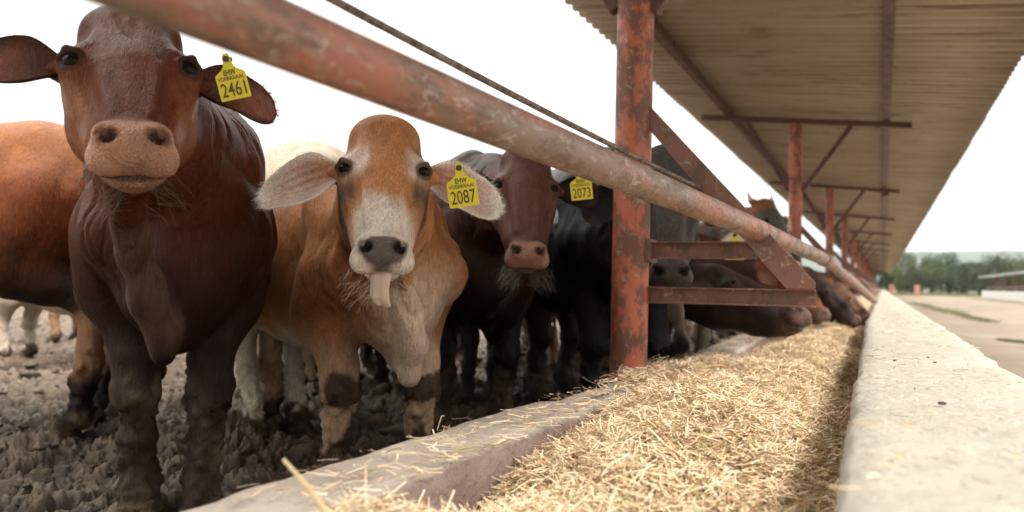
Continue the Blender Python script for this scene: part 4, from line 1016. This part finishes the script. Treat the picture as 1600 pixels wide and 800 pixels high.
# B: brown bull calf at the left, looking at the camera
OB = P(205, 82, 1.72); fB_r, fB_l = G(215, 815), G(314, 810); rB = (fB_r+fB_l)/2
earB_r = dict(dir=(1, -.06, -.20), L=.215, W=.105, face=(.05, 1, .25), cup=.95, droop=(0, 0, .035), base=(.082, -.09, -.045))
earB_l = dict(dir=(1, -.16, .05), L=.19, W=.10, face=(.1, 1, .35), cup=.95, droop=(0, -.01, .03), base=(.082, -.09, -.045))
oB = dict(ear_l=earB_l, ear_r=earB_r, hs=1.12, muz=.95, neck=1.02, fat=.88, mud_up=.40, hump=1.0, face=.80,
    dewlap=[('w', P(196, 300, 1.78), .05), ('w', P(208, 380, 1.86), .045), ('w', P(228, 460, 1.92), .045), ('w', P(254, 540, 1.98), .036), ('l', (.10, .0, .52), .07)], dk=.05, df=1.25, leg=.94, sw=.80, nb=(0, 0, .92),
    wrinkle=[((.012, .0, -.13), (.004, .002, -.05)), ((-.02, .0, -.12), (-.006, .002, -.06))])
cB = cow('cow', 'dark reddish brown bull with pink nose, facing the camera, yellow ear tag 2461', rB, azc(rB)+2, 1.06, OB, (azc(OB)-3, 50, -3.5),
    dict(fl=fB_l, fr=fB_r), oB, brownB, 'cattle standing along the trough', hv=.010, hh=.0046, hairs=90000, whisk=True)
ear_tag(cB[0], 1, P(362, 126, 1.66), .062, 12, '2461', -22)

# C: orange and cream calf, muzzle white, tongue out
OC = P(601, 254, 2.06); fC_r, fC_l = P(529, 728, 2.86), P(656, 694, 2.98); gzC = -.06
rC = (fC_r+fC_l)/2; hipC = P(466, 300, 3.65)
azC = math.degrees(math.atan2(rC[1]-hipC[1], rC[0]-hipC[0]))
earC = dict(L=.235, W=.150, cup=.55, asym=.10)
def foldsC(m, fr):
    pass
oC = dict(ear_l=dict(earC, dir=(1, -.02, .16), face=(-.05, 1, -.15), droop=(-.01, 0, .06)), ear_r=dict(earC, dir=(1, -.02, .10), face=(-.05, 1, -.15), droop=(-.01, 0, .075)),
    hs=1.02, muz=1.0, gap=.012, folds=1.6, leg=1.12, neck=1.05, fat=1.0, gz=gzC, face=.90, mud_up=.26, knee_mud=.95, hump=.6, wmat=M_WHISK2,
    dewlap=[('w', P(622, 420, 2.32), .05), ('w', P(634, 480, 2.40), .050), ('w', P(644, 540, 2.46), .055), ('w', P(640, 582, 2.50), .036), ('l', (.05, .03, .46), .05)], dk=.04, df=1.2, sw=.97, nb=(.0, 0, .90),
    wrinkle=[((.0, .0, -.14), (.003, .004, -.07)), ((.022, -.004, -.13), (.012, .004, -.08)), ((-.024, -.004, -.13), (-.014, .004, -.08))])
m_tongue = m_simple('tongue_skin', (.60, .45, .36), .35)
def tongueC(rt_, fr, s):
    m = MB(); z = .285*.9; pts = [(.0, -.055, z-.05), (0, -.058, z+.0), (-.001, -.060, z+.028), (-.003, -.070, z+.048), (-.005, -.083, z+.062), (-.003, -.096, z+.080), (.003, -.108, z+.088), (.006, -.116, z+.084)]; ws = [.024, .028, .028, .026, .024, .024, .021, .011]
    V = []; q = []; w_ = []
    for i in range(len(pts)-1):
        for k in range(5): t = k/5; q.append(np.array(pts[i])*(1-t)+np.array(pts[i+1])*t); w_.append(ws[i]*(1-t)+ws[i+1]*t)
    q.append(np.array(pts[-1])); w_.append(ws[-1]); nr = len(q); ns = 20
    for i in range(nr):
        d = q[min(i+1, nr-1)]-q[max(i-1, 0)]; d /= np.linalg.norm(d); up = np.cross(d, [1, 0, 0]); up /= np.linalg.norm(up); tw = .5*math.sin(i/nr*3); lt = np.array([1, 0, 0])*math.cos(tw)+up*math.sin(tw); up2 = np.cross(lt, d)*-1
        for k in range(ns):
            a_ = 2*math.pi*k/ns; th = .010*math.sin(a_)*(1-.45*math.exp(-(math.cos(a_)/.3)**2)); V.append(fr.to(q[i]+lt*w_[i]*math.cos(a_)+up2*th*min(1, w_[i]/.015))*s)
    F = [(i*ns+k, i*ns+(k+1) % ns, (i+1)*ns+(k+1) % ns, (i+1)*ns+k) for i in range(nr-1) for k in range(ns)]+[tuple(range(ns))[::-1], tuple(range((nr-1)*ns, nr*ns))]
    m.add(V, F); m.build('tongue', m_tongue, rt_, True)
cC = cow('cow', 'orange and cream calf with white muzzle, tongue out and yellow ear tag 2087', rC, azC, 1.02, OC, (azc(OC)+1, 56, 0.5),
    dict(fl=fC_l, fr=fC_r, hl=P(470, 676, 3.5), hr=P(402, 712, 3.3)), oC, creamC, 'cattle standing along the trough', hv=.010, hh=.0046, hairs=90000, whisk=True, tongue=tongueC)
ear_tag(cC[0], 1, P(722, 295, 1.98), .072, 9, '2087', -8)

# D: dark brown, right behind the calf
OD = P(824, 284, 3.0); rD = np.array([*P(738, 600, 3.6)[:2], 0]); 
azD = azc(rD)+12
oD = dict(ear_l=dict(EAR, L=.20, dir=(1, -.15, .0), face=(.1, 1, .3)), ear_r=dict(EAR, dir=(1, -.2, -.05), face=(.1, 1, .3)), hs=1.0, neck=1.0, mud_up=.34, nb=(.02, 0, .92), wn=260, 
    dewlap=[('w', P(826, 395, 3.12), .05), ('w', P(822, 440, 3.2), .045), ('w', P(795, 490, 3.3), .05), ('w', P(772, 522, 3.4), .035), ('l', (.05, .0, .52), .05)], dk=.04, df=1.2)
cD = cow('cow', 'very dark brown cow behind the calf with a pinkish nose and yellow ear tag 2073', rD, azD, 1.08, OD, (azc(OD)+6, 58, 2), {}, oD,
    plain((.050, .021, .014), (.009, .006, .005), (.32, .17, .12), ears=(.035, .018, .014), face=(.105, .045, .032), muzz=(.06, .035, .028)), 'cattle standing along the trough', hv=.013, hh=.0065, hairs=30000, whisk=True)
ear_tag(cD[0], 1, P(908, 292, 2.98), .078, 6, '2073', -6)

# E: black, head behind the post
def blackE(V, hc, ear, et, es):
    c = base_coat(V, (.012, .012, .013), .5); inh = _inh(hc)*(ear == 0)
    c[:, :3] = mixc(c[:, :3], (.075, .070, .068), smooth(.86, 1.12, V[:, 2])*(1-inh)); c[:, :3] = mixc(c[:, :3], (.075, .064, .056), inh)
    c[:, :3] = mixc(c[:, :3], (.13, .11, .095), inh*smooth(.22, .30, hc[:, 2]))
    q0, q1 = (oE['_loc'](P(856, 368, 4.25)), oE['_loc'](P(934, 332, 4.1))); t = np.clip((V[:, 0]-q0[0])/(q1[0]-q0[0]), -.05, 1.05)
    st = smooth(.045, .015, np.abs(V[:, 2]-(q0[2]+(q1[2]-q0[2])*t))+.05*fbm(V[:, 0]*30, V[:, 1]*30, V[:, 2]*30, 3, 7))*(t > 0)*(t < 1)*(V[:, 1] < .05)*smooth(-.2, .1, fbm(V[:, 0]*45, V[:, 1]*10, V[:, 2]*45, 3, 6))
    c[:, :3] = mixc(c[:, :3], (.5, .5, .48), st*.8)
    c = nosepaint(c, hc, (.07, .055, .05), (.01, .01, .01)); k = ear > 0; c[k, :3] = np.array([.022, .018, .017]); return c
OE = P(1046, 298, 3.28); rE = np.array([*P(975, 600, 3.95)[:2], 0]); hE = P(835, 400, 5.1)
oE = dict(ear_l=dict(EAR, L=.16, dir=(1, -.9, .5), face=(0, 1, .2)), ear_r=dict(EAR, L=.22, W=.13, dir=(1, -.1, .22), face=(0, 1, .2), droop=(0, 0, .03)), hs=1.05, neck=1.1, fat=1.1, mud_up=.25,
    dewlap=[('w', P(1050, 440, 3.3), .05), ('w', P(1056, 490, 3.3), .032), ('w', P(1068, 540, 3.35), .022), ('w', P(1040, 555, 3.6), .03)])
cE = cow('cow', 'big black cow, face behind the red post, white streak on its shoulder', rE, math.degrees(math.atan2(rE[1]-hE[1], rE[0]-hE[0])), 1.16, OE, (azc(OE)+4, 70, 0), {}, oE, blackE,
    'cattle standing along the trough', hv=.013, hh=.008, hairs=30000, whisk=False)

# feeding cattle with heads over the trough
def horned(f):
    def g(V, hc, ear, et, es):
        c = f(V, hc, ear, et, es); c[:, :3] = mixc(c[:, :3], (.22, .09, .045), (ear == 0)*smooth(-.07, -.12, hc[:, 2])*smooth(-.25, -.2, hc[:, 2])); k = (ear == 0)*smooth(-.185, -.195, hc[:, 2])*smooth(.075, .085, np.abs(hc[:, 0])); c[:, :3] = mixc(c[:, :3], (.55, .5, .42), k*smooth(-.24, -.22, hc[:, 2])); return c
    return g
def feeder(label, y, head, hz, az, s, coat, x=-1.72, hp=(0, 42, 0), hv=.016, **kw):
    o_ = dict(ear_l=dict(EAR, dir=(1, -.2, -.1), face=(.2, 1, .3)), ear_r=dict(EAR, dir=(1, -.2, -.1), face=(.2, 1, .3)), nb=(.0, 0, .86), hump=.9, mud_up=.25); o_.update(kw)
    return cow('cow', label, (x, y), az, s, head, hp, {}, o_, coat, 'cattle feeding at the trough', hv=hv, hh=hz)
DK = plain((.060, .028, .020), (.035, .018, .014), (.12, .065, .05), ears=(.04, .02, .016), muzz=(.09, .05, .04))
RED = plain((.045, .02, .014), (.03, .014, .01), (.13, .07, .05), ears=(.15, .06, .03), face=(.17, .055, .026))
TAN = plain((.20, .10, .055), (.15, .08, .05), (.30, .18, .12), ears=(.2, .1, .06))
CREAM = plain((.06, .035, .025), (.04, .025, .02), (.4, .26, .2), ears=(.62, .38, .24), face=(.55, .44, .33))
GREY = plain((.085, .075, .068), (.05, .04, .035), (.06, .05, .045), ears=(.10, .07, .05), top=(.12, .08, .055), face=(.075, .068, .062))
cF = feeder('dark brown cow behind the bracket, the nearest with its muzzle in the trough', 4.35, P(1168, 436, 4.05), .008, -4, 1.14, DK, hp=(-14, 27, 8))
ear_tag(cF[0], 1, P(1148, 388, 3.70), .085, 0, '2070', 8)
cG = feeder('reddish brown cow second along the trough with its head lowered past the bracket tip', 5.7, P(1252, 428, 5.4), None, 0, 1.08, RED, hp=(-25, 55, 0))
cG2 = feeder('dark brown cow third along the trough with its head deep in the feed', 7.3, P(1303, 452, 6.9), None, 0, 1.1, DK, hp=(-15, 50, 0))
cG3 = feeder('tan muzzled brown cow fourth along the trough feeding beside the outer wall', 8.7, P(1334, 462, 8.3), None, 0, 1.08, TAN, hp=(-10, 50, 0))
cH = cow('cow', 'grey brown horned cow holding its head high beyond the bracket', (-1.75, 6.75), -12, 1.12, P(1217, 342, 6.35), (-35, 60, 0), {}, dict(ear_l=dict(EAR, dir=(1, -.2, 0), face=(.1, 1, .2)), ear_r=dict(EAR, dir=(1, -.2, 0), face=(.1, 1, .2)), horns=True, nb=(0, 0, .93)), 
    horned(plain((.085, .075, .068), (.05, .04, .035), (.06, .05, .045), ears=(.5, .33, .22), top=(.20, .09, .05), face=(.085, .075, .068))), 'cattle feeding at the trough', hv=.015, hh=.009)
cI = feeder('cream faced cow with a pale ear between the horned cow and the rail', 6.2, P(1204, 368, 5.6), .01, -8, 1.02, CREAM, hp=(-28, 45, 0), ear_r=dict(EAR, dir=(1, .1, -.6), face=(.3, 1, .0)), ear_l=dict(EAR, dir=(1, .1, -.6), face=(.3, 1, .0)))
far = [(10.2, 'reddish brown cow fifth along the trough', RED, .80), (11.8, 'dark brown cow sixth along the trough', DK, .62), (13.4, 'tan cow seventh along the trough', TAN, .75), (15.3, 'dark brown cow eighth along the trough, beyond the third post', DK, .6), (17.5, 'reddish cow ninth along the trough', RED, .7)]
src = {}
for y, lb, ct, hz_ in far:
    key = id(ct)
    if key in src:
        r0 = src[key]; r1 = r0.copy(); COL.objects.link(r1); r1.location = (-1.74, y, 0); r1['label'] = lb
        for ch in r0.children: c2 = ch.copy(); COL.objects.link(c2); c2.parent = r1
    else:
        src[key] = feeder(lb, y, np.array([-.72, y-.05, hz_]), None, -3, 1.08, ct, x=-1.74, hp=(-8, 45, 0), hv=.020)[0]

# A: brown cow cut by the left picture edge, rump to the right
azA = 24.85+180+4; hA = G(104, 694); dA = np.array([math.cos(math.radians(azA)), math.sin(math.radians(azA))])
rA = np.array([*(hA[:2]+dA*1.36*1.1), 0]); rA[:2] += np.array([FW[0], FW[1]])*.15
hB_ = hA+np.array([FW[0], FW[1], 0])*.30-np.array([RT[0], RT[1], 0])*.06
coatA = plain((.24, .066, .022), (.016, .008, .006), (.3, .2, .15), top=(.34, .118, .034), rough=.42)  # near-black belly: underside shade put into the coat colour
def coatA2(V, hc, ear, et, es):
    c = coatA(V, hc, ear, et, es); z = V[:, 2]; c[:, :3] = mixc(c[:, :3], (.30, .155, .085), smooth(.50, .42, z+.03*fbm(V[:, 0]*9, V[:, 1]*9, z*9, 3, 2))*smooth(-1.0, -1.15, V[:, 0])*smooth(.2, .3, z)); return c
cA = cow('cow', 'orange brown cow cut off by the left picture edge, rump beside the dark bull', rA, azA, 1.13, np.array([*(rA[:2]+dA*.65), 1.15]), (azA, 50, 0), dict(hl=hA, hr=hB_),
    dict(ear_l=dict(EAR, dir=(1, -.2, 0), face=(.1, 1, .2)), ear_r=dict(EAR, dir=(1, -.2, 0), face=(.1, 1, .2)), mud_up=.17, tail=False, fat=1.1), coatA2, 'cattle standing in the mud behind', hv=.011)
# cattle farther back
def back(label, px, py, az, s, coat, hv=.018, **kw):
    g = G(px, py); hd = g+np.array([math.cos(math.radians(az))*.62*s, math.sin(math.radians(az))*.62*s, 1.1*s])
    return cow('cow', label, g, az, s, hd, (az, 50, 0), {}, dict(ear_l=dict(EAR, dir=(1, -.2, 0), face=(.1, 1, .2)), ear_r=dict(EAR, dir=(1, -.2, 0), face=(.1, 1, .2)), mud_up=.2, **kw), coat, 'cattle standing in the mud behind', hv=hv)
g_ = P(440, 640, 5.1); g_[2] = 0; az_ = azc(g_)+180+4
cow('cow', 'cream backed cow behind the orange calf, only its pale back rising over the ear', g_, az_, 1.16, g_+np.array([math.cos(math.radians(az_))*.7, math.sin(math.radians(az_))*.7, 1.2]), (az_, 50, 0), {}, dict(ear_l=dict(EAR, dir=(1, -.2, 0), face=(.1, 1, .2)), ear_r=dict(EAR, dir=(1, -.2, 0), face=(.1, 1, .2)), mud_up=.2),
    plain((.56, .40, .27), (.42, .28, .18), (.4, .3, .2), top=(.62, .48, .35)), 'cattle standing in the mud behind', hv=.016)
BK = plain((.025, .018, .016), (.03, .02, .016), (.05, .04, .04))
back('black legged cow standing behind the orange calf', 566, 604, 160, .84, BK)
back('orange brown cow whose legs show behind the dark brown cow', 812, 575, 125, .80, plain((.36, .14, .06), (.34, .15, .08), (.3, .2, .15)))
back('pale legged cow whose legs show beneath the black cow', 925, 566, 150, .86, plain((.40, .30, .2), (.42, .33, .24), (.3, .2, .15)))
back('pale legged cow far behind at the left edge', 22, 566, 195, .85, plain((.42, .3, .2), (.5, .42, .33), (.3, .2, .15)))
back('small brown cow far off between the left pair', 100, 536, 190, .85, plain((.30, .15, .08), (.30, .17, .1), (.3, .2, .15)))
wl_ = MB().box(-14, 9, -.15, .15, -.2, .80).build('pen_wall', M_WHITE, bevel=.02); c = P(125, 428, 24); wl_.location = (c[0]-6, c[1]+2, 0); wl_.rotation_euler = (0, 0, math.radians(24)); tag(wl_, 'low white wall far behind the cattle pen', 'wall')
